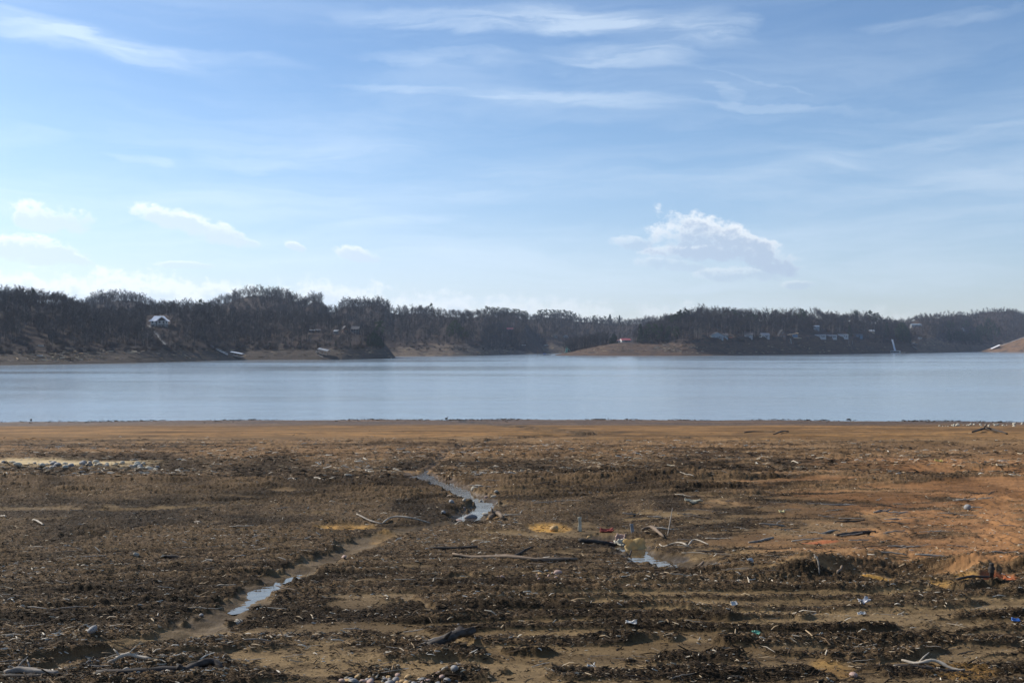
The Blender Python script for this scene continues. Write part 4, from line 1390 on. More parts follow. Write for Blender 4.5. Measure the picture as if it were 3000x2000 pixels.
def pavilion():
    loc = on_slope('L4', 2325, 990)
    e = empty('timber_pavilion', loc + Vector((0, 3, .3)), 0)
    tag(e, 'open tan timber pavilion with a low sloping roof and a blue screen', 'pavilion')
    w, d = 15, 6
    MB().quadbox([(-w / 2, -d / 2, 3.0), (w / 2 - 1, -d / 2, 5.2), (w / 2 - 1, d / 2, 5.5), (-w / 2, d / 2, 3.3),
                  (-w / 2, -d / 2, 3.5), (w / 2 - 1, -d / 2, 5.7), (w / 2 - 1, d / 2, 6.0), (-w / 2, d / 2, 3.8)]).build('roof', M['tan'], e)
    MB().beam((-6.4, -d / 2 - .2, 3.6), (-4.0, -d / 2 - .2, 5.4), .3, .4).build('brace', M['tan'], e)
    for x, z in ((-6.8, 3.2), (-4.2, 3.5), (-1.8, 3.9), (5.6, 5.0)):
        MB().box(x - .2, x + .2, -d / 2 + .1, -d / 2 + .5, -1.5, z).build('post', M['tan'], e)
    MB().box(-1.4, 5.2, -d / 2 + .2, -d / 2 + .3, .2, 3.6).build('screen', M['blue_screen'], e)
    MB().box(-9.5, 10, -d / 2 - .5, d / 2, -1.2, 0).build('terrace', M['tan'], e)
    MB().box(-9.3, -7.2, -d / 2, -d / 2 + .2, .02, 1.0).build('railing', M['tan'], e)


pavilion()


def boat_hull(m, L, w, h, z=0.0):
    """pointed hull along x"""
    st = [(-.5, 1, .1), (-.2, 1, .0), (.15, .95, .0), (.35, .62, .12), (.5, .06, .35)]
    b = len(m.v)
    for t, k, up in st:
        x = t * L; hw = w / 2 * k
        m.v += [(x, -hw, z + h), (x, -hw * .75, z + h * (.25 + up * .6)), (x, 0, z + h * up * .6), (x, hw * .75, z + h * (.25 + up * .6)), (x, hw, z + h)]
    for i in range(len(st) - 1):
        for k in range(4):
            a = b + i * 5 + k
            m.f.append((a, a + 5, a + 6, a + 1))
        a = b + i * 5
        m.f.append((a, a + 4, a + 9, a + 5))
    m.f.append(tuple(b + k for k in range(5)))
    e0 = b + (len(st) - 1) * 5
    m.f.append(tuple(e0 + k for k in reversed(range(5))))
    return m


def small_boat(label, loc, rot, L=5.0, mat='white', cover=None, name='motor_boat'):
    e = empty(name, loc, rot)
    tag(e, label, 'boat')
    boat_hull(MB(), L, L * .38, L * .18).build('hull', M[mat], e)
    MB().box(-L * .1, L * .02, -L * .13, L * .13, L * .182, L * .28).build('console', M['glass'], e)
    MB().box(-L * .56, -L * .505, -.2, .2, L * .02, L * .3).build('outboard_motor', M['dark'], e)
    if cover:
        c = MB()
        c.v += [(-L * .5, -L * .2, L * .19), (L * .4, -L * .16, L * .19), (L * .4, L * .16, L * .19), (-L * .5, L * .2, L * .19), (-L * .3, 0, L * .42), (L * .15, 0, L * .40)]
        c.f += [(0, 1, 5, 4), (2, 3, 4, 5), (1, 2, 5), (3, 0, 4)]
        c.build('cover', M[cover], e)
    return e


def roofed_dock(label, loc, rot, pitch, w, d, roof, h=3.0, deck='grey_wood', rh=.8, name='boat_dock'):
    e = empty(name, loc, 0)
    e.rotation_euler = (0, pitch, rot)
    tag(e, label, 'dock')
    MB().box(-w / 2, w / 2, -d / 2, d / 2, .3, .55).build('deck', M[deck], e)
    for y in (-d / 2 + .5, d / 2 - .5):
        MB().box(-w / 2 + .1, w / 2 - .1, y - .4, y + .4, -.15, .29).build('float', M['dark'], e)
    n = 4
    for i in range(n):
        for y in (-d / 2 + .2, d / 2 - .2):
            x = -w / 2 + .3 + (w - .6) * i / (n - 1)
            MB().box(x - .08, x + .08, y - .08, y + .08, .551, h + .5).build('post', M['grey_wood'], e)
    r = MB()
    gable_x(r, w, d, h + .5, rh, .4, .2)
    r.build('roof', M[roof], e)
    return e


def gangway(label, a, b, w=1.3, rail=True, name='gangway', mat='alu', cat='gangway'):
    a = Vector(a); b = Vector(b)
    e = empty(name, a)
    tag(e, label, cat)
    d = b - a
    MB().beam((0, 0, 0), d, w, .25).build('walkway', M[mat], e)
    if rail:
        s = Vector((d.y, -d.x, 0)).normalized() * (w / 2 + .03)
        for sg in (-1, 1):
            r = MB().beam(s * sg + Vector((0, 0, 1)), d + s * sg + Vector((0, 0, 1)), .08, .08)
            n = max(3, int(d.length / 2.5))
            for i in range(n + 1):
                p = d * (i / n) + s * sg
                r.beam(p + Vector((0, 0, .13)), p + Vector((0, 0, 1)), .07, .07)
            r.build('railing', M[mat], e)
    return e


# left shore
p = on_slope('L1', 692, 1049)
roofed_dock('long low dock with a white canopy roof stranded aslant on the left bank', p + Vector((0, 1.5, 1.0)), -.15, .17, 8.5, 4.5, 'white_metal', 2.4, rh=.25)
gangway('straight grey walkway slanting down the bank to the white roofed dock', on_slope('L1', 616, 1017) + Vector((0, 0, .8)), on_slope('L1', 668, 1042) + Vector((0, -1, .8)), 1.6)
gangway('thin grey stairs descending from the white roofed house', on_slope('L1', 434, 956) + Vector((0, 0, .8)), on_slope('L1', 462, 985) + Vector((0, 0, .7)), 1.4, name='stairs', mat='grey_wood', cat='stairs')
gangway('thin pale stairs lower on the slope under the white roofed house', on_slope('L1', 462, 986) + Vector((0, 0, .7)), on_slope('L1', 484, 1012) + Vector((0, 0, .6)), 1.2, name='stairs', mat='grey_wood', cat='stairs')
p = on_slope('L1', 945, 1043)
roofed_dock('dark boathouse with a grey sloping roof stranded on the left bank', p + Vector((0, 2.5, .9)), -.25, .2, 7.6, 6, 'grey', 3.2, rh=.9, deck='dark', name='boathouse')
MB_ = small_boat('small white boat tipped on the bank left of the dark boathouse', on_slope('L1', 930, 1032) + Vector((0, 0, .3)), .4, 3.0)
gangway('broken pale ramp lying in front of the dark boathouse', on_slope('L1', 936, 1042) + Vector((-.5, -3, .4)), on_slope('L1', 948, 1047) + Vector((0, -3, .4)), .8, False, name='ramp', mat='grey_wood', cat='ramp')
for px, py, lab in ((116, 1044, 'small white boat pulled up on the far left bank'), (120, 1015, 'tiny white boat higher on the far left bank')):
    small_boat(lab, on_slope('L1', px, py) + Vector((0, 0, .2)), .5, 3.2)

# far cove
Yd = F * CAMZ / (1041.2 - HORY)
e = empty('swim_dock', (X(1592, Yd), Yd, 0))
tag(e, 'flat dock with two tall dark mooring posts in the middle of the far water', 'dock')
MB().box(-6.3, 9.0, -1.6, 1.6, .25, .55).build('deck', M['grey_wood'], e)
MB().box(-1.4, 8.8, -1.5, 1.5, -.1, .24).build('float', M['dark'], e)
for x, hh in ((-6.6, 9.4), (-3.9, 9.0)):
    MB().tube([(x, 0, -6), (x, 0, hh)], [.17, .15], 8).build('mooring_post', M['rust'], e)
for x in (-5.9, -4.6):
    MB().box(x - .05, x + .05, -1.4, -1.3, .551, 1.6).build('ladder_rail', M['alu'], e)
for x in (4.3, 5.4, 7.9):
    MB().box(x - .12, x + .12, -1.2, -.9, .551, 2.9).build('post', M['dark'], e)
MB().box(4.1, 8.5, -1.25, -.85, 2.9, 3.05).build('beam', M['dark'], e)
small_boat('white boat under a blue cover moored at the dock with two tall posts', (X(1596, Yd), Yd + .2, .56), .1, 4.6, 'white', 'blue_cover')
gangway('curved white gangplank joining the post dock to the peninsula tip', (X(1613, Yd) , Yd + .5, .6), (X(1645, Yd + 8), Yd + 8, 2.3), 1.1, False, name='gangplank', mat='alu')
small_boat('tiny dark rowing boat on the water before the cove houses', (X(1533, 1300), 1300, -.1), .3, 4.0, 'dark', name='rowing_boat')
pl = on_slope('L3', 1600, 1013)
small_boat('white boat left high on the tan bank at the lake head', pl + Vector((0, -1, .4)), .2, 7, 'white')
pl = on_slope('L2', 1534, 1013)
small_boat('pale pontoon boat below the blue grey roofed cove house', pl + Vector((0, -1, .4)), .1, 6, 'alu')

# green framed water slide dock stranded beside the point
pl = on_slope('L4', 1662, 1033)
e = empty('green_slide_dock', pl + Vector((0, 1, 0)), .1)
tag(e, 'green framed slide tower standing on the bare bank by the peninsula tip', 'slide tower')
MB().box(-3.6, 4.4, -1.6, 1.6, .2, .6).build('deck', M['green_paint'], e)
for x in (-2.4, .6):
    for y in (-1.3, 1.3):
        MB().beam((x, y, .6), (x * .55 - .3, y * .8, 5.4), .16, .16).build('leg', M['alu'], e)
MB().tube([(-1.6, 0, 5.2), (-1.4, 0, 6.4), (-.7, 0, 6.9), (0, 0, 6.5), (.3, 0, 5.4)], [.16] * 5, 6).build('hoop', M['green_paint'], e)
MB().box(-1.8, .6, -1.1, 1.1, 4.9, 5.1).build('platform', M['green_paint'], e)
MB().tube([(.4, -.4, 5.1), (1.8, -.6, 4.3), (2.6, -.6, 2.6), (4.2, -.6, 1.5), (5.4, -.6, 1.3)], [.36, .36, .36, .36, .3], 8).build('slide', M['green_paint'], e)
MB().box(-1.7, .5, 1.0, 1.15, .6, 4.8).build('back_panel', M['green_paint'], e)

# peninsula shore
Yd = F * CAMZ / (1034.4 - HORY)
e = empty('white_dock', (X(2620, Yd), Yd - 4, 0), -.05)
tag(e, 'white box framed dock floating at the foot of the white gangway', 'dock')
MB().box(-6.8, 6.8, -2, 2, .15, .7).build('float', M['white'], e)
MB().box(5.6, 6.8, -2, -1.7, .71, 3.2).build('end_post', M['white'], e)
MB().box(-7.2, 6.8, -2.2, 2.2, 3.2, 3.8).build('roof', M['white'], e)
MB().box(-6.6, 5.5, 1.7, 1.9, .71, 3.19).build('back_wall', M['dark'], e)
for x in (-6.5, -2.5, 1.5):
    MB().box(x - .08, x + .08, 1.3, 1.5, .72, 3.19).build('post', M['white'], e)
pt = on_slope('L4', 2613, 996)
gangway('long white gangway falling steeply from the bluff to the white dock', pt + Vector((0, -1, 1)), (X(2620, Yd), Yd - 3, 3.9), 2.3, True)
small_boat('pale tan boat moored right of the white dock', (X(2643, Yd), Yd - 4, 0.1), .1, 8, 'tan')
small_boat('white boat in front of the grey cottage on the bluff', on_slope('L4', 2228, 990) + Vector((0, -1, .6)), 1.2, 6)
p = on_slope('L4', 2262, 1018)
gangway('pale timber walkway lying on the right cottages bank', p + Vector((-3, -1, .4)), p + Vector((3, 0, .6)), 1, False, name='plank', mat='grey_wood', cat='plank')
for i, px in enumerate((2486, 2497)):
    p = on_slope('L4', px, 1006)
    e = MB().tube([(p.x, p.y - 1, p.z - 1), (p.x, p.y - 1, p.z + 4.2)], [.3, .25], 7).build('piling', M['grey_wood'])
    tag(e, ('left' if i == 0 else 'right') + ' one of two grey piles standing against the bluff', 'pile')
p = on_slope('L4', 2316, 1002)
gangway('steep stair down the bluff under the tan pavilion', on_slope('L4', 2315, 993) + Vector((0, -1, .3)), on_slope('L4', 2318, 1008) + Vector((0, -1.2, .3)), 1.2, True, name='stairs', mat='grey_wood', cat='stairs')
ob = on_slope('L4', 2140, 990)
small_boat('small orange kayak on the grass right of the grey blue cottage', ob + Vector((0, -1, .2)), .1, 5, 'orange', name='kayak')
pp = on_slope('L4', 1950, 1012)
gangway('pale hump of a collapsed dock on the driftwood bank', pp + Vector((-3, -1, .3)), pp + Vector((3, 0, 1.4)), 1.6, False, name='dock_section', mat='grey_wood', cat='dock section')

# far right shore
p = on_slope('L5', 2685, 1009)
gangway('pale walkway slanting down the rocky bank right of the evergreens', on_slope('L5', 2672, 1009) + Vector((0, -1, .8)), on_slope('L5', 2700, 991) + Vector((0, -1, .8)), 2.2, True, mat='grey_wood')
gangway('short pale pole lying on the far right bank', on_slope('L5', 2674, 1015) + Vector((0, -1, .6)), on_slope('L5', 2686, 1024) + Vector((0, -1, .6)), .8, False, name='pole', mat='grey_wood', cat='pole')
house('shed', 'tiny white shed at the head of the rocky far right bank', 'L5', 2695, 993, 4, 3, 2.2, .6, 'shaded_white', 'shingle_grey', 'flat', 0, [(-.8, .8, .8, .8)], cat='shed', door=.9)
small_boat('blue grey boat stranded on the rocky far right bank', on_slope('L5', 2676, 1010) + Vector((3, -3, .4)), .15, 6, 'pale_blue')
p = on_slope('L6', 2917, 1022)
roofed_dock('long dock with a pale roof lying aslant on the orange spit', p + Vector((0, 0, .8)), 0.0, -.42, 17, 7, 'white_metal', 2.6, rh=.8, deck='dark')
a = on_slope('L6', 2931, 1015); b2 = on_slope('L6', 2975, 999); c2 = on_slope('L6', 3002, 990)
gangway('long white walkway climbing the orange spit from the roofed dock', a + Vector((0, -1, 1.5)), b2 + Vector((0, -1, 1.5)), 1.6, True, mat='white')
gangway('upper white walkway at the right edge of the orange spit', b2 + Vector((.6, -1, 1.6)), c2 + Vector((0, -1, 1.6)), 1.4, True, mat='white')

# a small dark bird and a stump on the near water
e = empty('floating_duck', (X(1307, 137), 137.5, 0.0), .2)
tag(e, 'small dark duck floating just off the near shoreline', 'duck')
bd = MB()
bd.tube([(-.22, 0, .05), (-.14, 0, .09), (0, 0, .1), (.13, 0, .09), (.2, 0, .06)], [.02, .09, .115, .085, .02], 8)
bd.tube([(.12, 0, .1), (.17, 0, .2), (.2, 0, .27), (.24, 0, .27)], [.05, .04, .055, .02], 8)
bd.build('body', M['dark'], e, True)
MB().tube([(.25, 0, .265), (.33, 0, .25)], [.02, .008], 6).build('bill', M['rust'], e)
MB().tube([(-.2, .05, .12), (.05, .1, .13)], [.02, .05], 6).build('wing', M['grey'], e)
e = MB().tube([(0, 0, -.3), (.02, 0, .1), (.1, .02, .25)], [.14, .12, .06], 7).tube([(0, 0, .08), (-.12, .03, .22)], [.06, .03], 6).build('floating_stump', M['dark'])
e.location = (X(80, 133.5), 134.5, 0)
tag(e, 'small dark stump sticking out of the water near the left edge', 'stump')

# ------------------------------------------------------------------ driftwood, stones and scraps on the shore
def wood_mat(name, lo, hi):
    m, g, b = mat_new(name)
    n = g.noise(g.vmul(g.obj(), (3, 25, 25)), 1.0, 5.0, 0.6)
    g.put(b.inputs['Base Color'], g.mix(g.ss(n, .3, .7), lo, hi))
    b.inputs['Roughness'].default_value = .75
    b.inputs['Specular IOR Level'].default_value = .3
    bp = g.node('ShaderNodeBump'); bp.inputs['Strength'].default_value = .5; bp.inputs['Distance'].default_value = .004
    g.put(bp.inputs['Height'], n); g.put(b.inputs['Normal'], bp.outputs[0])
    return m


WOOD = {'pale': wood_mat('bleached_driftwood', (.27, .23, .18), (.46, .40, .32)),
        'grey': wood_mat('grey_driftwood', (.17, .145, .12), (.30, .26, .215)),
        'brown': wood_mat('brown_driftwood', (.12, .085, .058), (.24, .175, .12)),
        'dark': wood_mat('wet_dark_wood', (.022, .018, .015), (.07, .055, .044))}
STONE = {'lime': simple('limestone', (.46, .42, .33), .9, .25, 10, .4), 'white': simple('pale_stone', (.33, .295, .235), .9, .3, 14, .5), 'pink': simple('pink_stone', (.36, .24, .19), .7, .2, 12, .3),
         'grey': simple('grey_stone', (.23, .22, .21), .7, .25, 12, .3), 'ochre': simple('ochre_stone', (.40, .25, .10), .7, .2, 12, .3)}


def stick_mesh(seed, r=0.02, twigs=1):
    rnd = random.Random(seed)
    m = MB()
    n = 8
    pts, y, z = [], 0.0, 0.0
    for i in range(n + 1):
        y += rnd.uniform(-.035, .035); z += rnd.uniform(-.012, .012)
        pts.append((i / n - .5, y, z))
    m.tube(pts, [r * (1.05 - .75 * abs(i / n - .35)) * rnd.uniform(.8, 1.15) for i in range(n + 1)], 6)
    for _ in range(twigs):
        i = rnd.randint(2, n - 2)
        p = Vector(pts[i]); s = rnd.choice((-1, 1))
        q = p + Vector((rnd.uniform(.06, .14), s * rnd.uniform(.05, .14), rnd.uniform(0, .05)))
        m.tube([p, q], [r * .6, r * .25], 5)
    me = bpy.data.meshes.new('stick')
    me.from_pydata(m.v, [], m.f)
    me.polygons.foreach_set('use_smooth', [True] * len(me.polygons))
    return me


def stone_mesh(seed, flat=.55):
    rnd = random.Random(seed)
    import bmesh
    bm = bmesh.new()
    bmesh.ops.create_icosphere(bm, subdivisions=3, radius=.5)
    a = [rdir(rnd, -90, 90) for _ in range(7)]
    w = [rnd.uniform(-.1, .1) for _ in range(7)]
    w[0] = -.35; w[1] = .3
    for v in bm.verts:
        k = 1 + sum(wi * max(0, v.co.normalized().dot(ai)) ** 2 for ai, wi in zip(a, w))
        v.co = Vector((v.co.x * k, v.co.y * k * .72, v.co.z * k * flat))
    me = bpy.data.meshes.new('stone')
    bm.to_mesh(me); bm.free()
    me.polygons.foreach_set('use_smooth', [True] * len(me.polygons))
    return me


def drift(name, label, cat, pts, rad, tone, lift=0.6, wob=0.0, n=7, fork=None, group=None):
    """a piece of wood lying along photograph points"""
    rnd = random.Random(sum(ord(c) for c in label))
    P = []
    for i, (a, b) in enumerate(zip(pts[:-1], pts[1:])):
        for k in range(4):
            t = k / 4
            P.append((a[0] + (b[0] - a[0]) * t, a[1] + (b[1] - a[1]) * t, (a[2] if len(a) > 2 else 0) * (1 - t) + (b[2] if len(b) > 2 else 0) * t))
    P.append((pts[-1][0], pts[-1][1], pts[-1][2] if len(pts[-1]) > 2 else 0))
    W = [gp(q[0], q[1], rad * min(lift, .75) + q[2]) + Vector((rnd.uniform(-1, 1), rnd.uniform(-1, 1), rnd.uniform(-.5, .5))) * wob * rad for q in P]
    for _ in range(3):
        W = [W[0]] + [(W[i - 1] + W[i] * 2 + W[i + 1]) / 4 for i in range(1, len(W) - 1)] + [W[-1]]
    o = Vector(W[len(W) // 2])
    N = len(W) - 1
    m = MB().tube([w - o for w in W], [rad * (.55 + .9 * math.sin(math.pi * (.12 + .8 * i / N)) * .6) * rnd.uniform(.8, 1.2) for i in range(N + 1)], n + 3, True, .22)
    if fork:
        for i, dx_, dy_, dz_, rr in fork:
            p0 = W[min(N, int(i * N))] - o
            m.tube([p0, p0 + Vector((dx_ * .5, dy_ * .5, dz_ * .6)), p0 + Vector((dx_, dy_, dz_))], [rr, rr * .8, rr * .35], 6)
    ob = m.build(name, WOOD[tone], None, True)
    ob.location = o
    tag(ob, label, cat, group)
    return ob


drift('driftwood_branch', 'long bare grey branch lying across the mulch below the centre', 'branch', [(1325, 1630), (1420, 1636), (1500, 1645), (1590, 1651), (1690, 1645)], .022, 'brown', 1.4, .2)
drift('driftwood_branch', 'short dark branch lying above the long grey branch', 'branch', [(1258, 1609), (1330, 1611), (1400, 1613)], .02, 'dark', 1.0, .4)
drift('driftwood_branch', 'thin dark branch sloping up behind the long grey branch', 'branch', [(1480, 1640), (1520, 1630), (1556, 1622, .05)], .016, 'dark', 1.0, .3)
drift('driftwood_branch', 'black branch pointing at the puddle from its left', 'branch', [(1695, 1588), (1740, 1589), (1815, 1582)], .030, 'dark', 1.0, .3)
drift('driftwood_branch', 'bent tan branch arching behind the crumpled yellow foam', 'branch', [(1880, 1566, .02), (1912, 1563, .07), (1945, 1578, .0)], .022, 'brown', 1.0, .2)
drift('driftwood_branch', 'pale tan branch curving along the right end of the puddle', 'branch', [(1975, 1652), (2000, 1660), (2030, 1655), (2062, 1644, .03)], .022, 'brown', 1.0, .2)
drift('driftwood_root', 'wavy pale root winding over the mud right of the puddle', 'root', [(1932, 1590), (1950, 1598), (1980, 1594, .03), (2005, 1600, .03), (2016, 1602), (2030, 1590, .06), (2075, 1598, .01)], .009, 'pale', 1.2, .3)
drift('driftwood_branch', 'slim pale branch drooping across the mud left of the ochre patch', 'branch', [(1045, 1528, .05), (1085, 1539, .02), (1120, 1542)], .012, 'grey', 1.2, .2)
drift('driftwood_branch', 'curved pale branch continuing right of the slim drooping one', 'branch', [(1122, 1541), (1150, 1531, .06), (1200, 1533, .05), (1260, 1531)], .012, 'pale', 1.2, .2)
drift('driftwood_stick', 'pale stick with a dark left half lying on the far orange slope', 'stick', [(2405, 1481), (2470, 1479), (2532, 1476)], .018, 'grey', 1.2, .3)
drift('driftwood_stick', 'thin yellow reed lying level on the orange slope near the right edge', 'stick', [(2800, 1467), (2850, 1468), (2902, 1470)], .009, 'pale', 1.2, .1)
drift('driftwood_log', 'black log lying on the orange slope above the broken clay step', 'log', [(2452, 1571), (2500, 1565), (2565, 1560)], .022, 'dark', .9, .5)
drift('driftwood_stick', 'grey stick slanting below the black log to its left', 'stick', [(2195, 1590), (2230, 1584), (2265, 1573)], .016, 'grey', 1.2, .3)
drift('driftwood_stick', 'slim grey stick left of the black log', 'stick', [(2400, 1565), (2430, 1560), (2460, 1556)], .012, 'grey', 1.2, .3)
drift('driftwood_stick', 'dark grey stick lying on the upper orange slope', 'stick', [(2560, 1506), (2585, 1502), (2608, 1496)], .018, 'grey', 1.2, .3)
drift('driftwood_branch', 'pale forked branch curving over the silt at the lower right', 'branch', [(2642, 1950, .03), (2690, 1962, .02), (2740, 1958, .04), (2790, 1966), (2828, 1970)], .010, 'pale', 1.4, .2, fork=[(.3, .10, .07, .05, .006)])
drift('driftwood_branch', 'dark twisted branch beneath the pale forked one', 'branch', [(2620, 1966), (2690, 1972), (2800, 1974)], .012, 'dark', 1.2, .5)
drift('driftwood_log', 'thick charred log lying along the bottom edge at the left', 'log', [(285, 1995), (400, 1990), (560, 1978), (640, 1962)], .026, 'dark', .8, .7, 8)
drift('driftwood_log', 'second charred log resting against the thick one', 'log', [(520, 1990), (570, 1970, .02), (625, 1956, .03), (650, 1968)], .022, 'dark', .9, .8, 8)
drift('driftwood_root', 'bleached broken root with short prongs at the lower left', 'root', [(318, 1962), (350, 1952, .02), (385, 1948, .02), (440, 1956)], .012, 'pale', 1.2, .5, fork=[(.4, -.05, .02, .045, .008), (.62, .05, .01, .05, .007)])
drift('driftwood_stick', 'pale curved stick below the bleached broken root', 'stick', [(350, 1984), (372, 1976, .02), (398, 1968)], .010, 'pale', 1.2, .2)
drift('driftwood_branch', 'grey splintered branch at the lower left corner', 'branch', [(8, 1988), (60, 1982, .02), (120, 1988), (170, 1990)], .016, 'grey', 1.2, .4, fork=[(.3, .05, .05, .07, .008), (.5, -.05, .06, .05, .008)])
drift('driftwood_branch', 'long dark branch along the bottom left beneath the splintered one', 'branch', [(0, 1998), (90, 1996), (170, 1992)], .018, 'dark', 1.0, .4)
drift('driftwood_stump', 'dark root stump with a pale broken end left of the bottom centre', 'stump', [(1250, 1915), (1300, 1908, .04), (1345, 1892, .07), (1390, 1885, .02)], .036, 'dark', 1.1, .6, 8, fork=[(.4, .06, -.05, .08, .02), (.6, .12, .05, .03, .018), (.7, -.03, -.08, .02, .016), (.2, -.1, .03, .02, .014)])
drift('driftwood_branch', 'grey branch leaning on the dark root stump', 'branch', [(1210, 1918), (1270, 1905, .05), (1335, 1893, .09)], .014, 'grey', 1.2, .3)
drift('driftwood_stump', 'low dark stump at the lower end of the main runnel', 'stump', [(1434, 1530), (1452, 1526, .06), (1476, 1533)], .04, 'brown', 1.0, .3, 8, fork=[(.3, -.02, .03, .12, .022)])
drift('driftwood_stick', 'bright bleached stick standing out on the left mulch flat', 'stick', [(94, 1530), (112, 1534, .02), (128, 1541)], .013, 'pale', 1.3, .2)
drift('driftwood_stick', 'bright bleached twig at the left edge of the mulch flat', 'stick', [(0, 1518), (9, 1521, .02), (16, 1525)], .012, 'pale', 1.3, .2)
drift('driftwood_stick', 'straight pale stick lying level above the left runnel', 'stick', [(722, 1624), (750, 1627), (780, 1629)], .011, 'pale', 1.3, .1)
drift('driftwood_stick', 'dark straight stick lying level left of the runnel', 'stick', [(475, 1639), (515, 1640), (556, 1640)], .016, 'dark', 1.2, .1)
drift('driftwood_stick', 'thin pale stick among the mulch at the far left middle', 'stick', [(560, 1531), (590, 1533)], .012, 'pale', 1.3, .1)
drift('driftwood_branch', 'white branch crossing the gravel left of the main runnel', 'branch', [(920, 1395, .05), (940, 1402, .03), (957, 1410)], .016, 'pale', 1.3, .2)
drift('driftwood_branch', 'bleached twig with a bend behind the main runnel', 'branch', [(835, 1406), (852, 1399, .03), (872, 1403)], .013, 'pale', 1.3, .3)
drift('driftwood_stick', 'dark stick lying over the yellow clay at the foot of the step', 'stick', [(2800, 1722), (2850, 1720, .03), (2905, 1712, .02)], .012, 'dark', 1.5, .2)
o = drift('driftwood_post', 'short black post standing upright at the right by the red clay', 'post', [(2903, 1722, .0), (2905, 1722, .06), (2905, 1722, .13)], .024, 'dark', 1.0, .1)
drift('driftwood_stick', 'pale twig arching out of the dark mulch at the lower right', 'stick', [(2400, 1705), (2398, 1697, .06), (2385, 1686, .09)], .007, 'grey', 1.0, .1)
drift('driftwood_stick', 'pointed brown stick leaning out of the mulch beside the arching twig', 'stick', [(2452, 1706), (2460, 1697, .04), (2467, 1688, .06)], .012, 'brown', 1.0, .1)
drift('driftwood_stick', 'thin bare twig rising behind the puddle', 'stick', [(1955, 1570), (1962, 1560, .1), (1970, 1552, .28)], .006, 'grey', 1.0, .1)
drift('driftwood_stick', 'small dark stick poking out of the puddle', 'stick', [(1843, 1614), (1847, 1611, .03), (1850, 1609, .07)], .010, 'dark', 1.0, .1)
drift('driftwood_log', 'dark log by the far bend of the runnel', 'log', [(2180, 1269), (2230, 1267), (2270, 1268)], .06, 'dark', .8, .4)
drift('driftwood_branch', 'dark heap of branches on the far right rise', 'branch', [(2850, 1270), (2880, 1264, .2), (2920, 1268, .1), (2950, 1271)], .08, 'dark', .8, .6, fork=[(.4, .4, .3, .3, .06), (.6, -.5, .2, .2, .06)])
drift('driftwood_branch', 'thin dark branch lying on the far orange flat right of the bend', 'branch', [(2265, 1273), (2290, 1270, .1), (2310, 1269)], .04, 'dark', 1, .3)
drift('driftwood_branch', 'far dark stump on the waterline right of the centre', 'stump', [(2480, 1229.5), (2487, 1229, .12), (2495, 1229.5)], .12, 'dark', .8, .3)
drift('driftwood_log', 'far dark log on the near waterline', 'log', [(1735, 1228.4), (1775, 1228.6)], .07, 'dark', .8, .3)


# crumpled foam sheet and other rubbish by the puddle
def sheet(name, label, cat, px, py, w, d, tilt, mat, seed, rz=0.0, crump=.25, thick=.01, group=None):
    rnd = random.Random(seed)
    n = 13
    V = []
    for j in range(n):
        for i in range(n):
            u, v = i / (n - 1) - .5, j / (n - 1) - .5
            k = 1 - .30 * abs(vn(np.array([u * 5 + seed]), np.array([v * 5.0]), 3)[0])
            x = u * w * k; y = v * d * k
            hh = crump * w * (.35 * vn(np.array([u * 3 + seed]), np.array([v * 3.0]), 4)[0] + .14 * vn(np.array([u * 8 + seed]), np.array([v * 8.0]), 5)[0] + 1.1 * (u * u + v * v))
            V.append((x, y, hh))
    m = MB()
    m.v = V
    m.f = [(j * n + i, j * n + i + 1, j * n + n + i + 1, j * n + n + i) for j in range(n - 1) for i in range(n - 1)]
    o = m.build(name, mat, None, True)
    sd_ = o.modifiers.new('thickness', 'SOLIDIFY'); sd_.thickness = thick
    o.rotation_euler = (tilt, 0, rz)
    o.location = gp(px, py, math.sin(abs(tilt)) * d * .38 + thick)
    tag(o, label, cat, group)
    return o


mfoam = simple('yellowed_foam', (.60, .44, .20), .7, .25, 8, .4)
tr_ = mfoam.node_tree
g = G(tr_)
tl = g.node('ShaderNodeBsdfTranslucent'); tl.inputs[0].default_value = (.75, .55, .25, 1)
ms = g.node('ShaderNodeMixShader'); ms.inputs[0].default_value = .45
g.l.new(g.n['Principled BSDF'].outputs[0], ms.inputs[1]); g.l.new(tl.outputs[0], ms.inputs[2])
g.l.new(ms.outputs[0], g.n['Material Output'].inputs['Surface'])
mrag = simple('dirty_pale_plastic', (.42, .38, .28), .6, .3, 10, .5)
mwhite = simple('white_plastic', (.50, .49, .46), .6, .2, 8)
sheet('foam_sheet', 'crumpled yellowed foam sheet standing in the puddle', 'foam sheet', 1860, 1594, .29, .22, .85, mfoam, 5, .3, .16, .018)
sheet('plastic_bundle', 'wadded pale plastic bundle left of the yellowed foam sheet', 'plastic', 1822, 1582, .17, .15, .5, mrag, 8, .5, .55, .02)
sheet('plastic_bundle', 'pinkish wad of cloth on top of the pale plastic bundle', 'cloth', 1818, 1572, .12, .10, .6, STONE['pink'], 12, -.3, .7, .02)
sheet('red_rag', 'flat red brown rag in the mulch left of the pale bundle', 'rag', 1778, 1557, .20, .08, .25, simple('red_cloth', (.26, .05, .035), .8, .3, 10), 13, .1, .3)
sheet('plastic_stake', 'upright white plastic stake in the mulch right of the ochre patch', 'stake', 1699, 1556, .055, .22, 1.45, mrag, 15, .1, .1, .012)
sheet('plastic_scrap', 'small grey scrap standing upright behind the foam sheet', 'scrap', 1852, 1560, .05, .13, 1.3, STONE['grey'], 16, .5, .2)
sheet('plastic_scrap', 'white torn scrap on the silt right of the bottom centre', 'scrap', 1733, 1958, .055, .045, .5, mwhite, 21, .3, .5, .004)
sheet('plastic_scrap', 'white strip on the dark ridge below the puddle', 'scrap', 1850, 1850, .09, .035, .5, mwhite, 22, -.2, .3, .004)
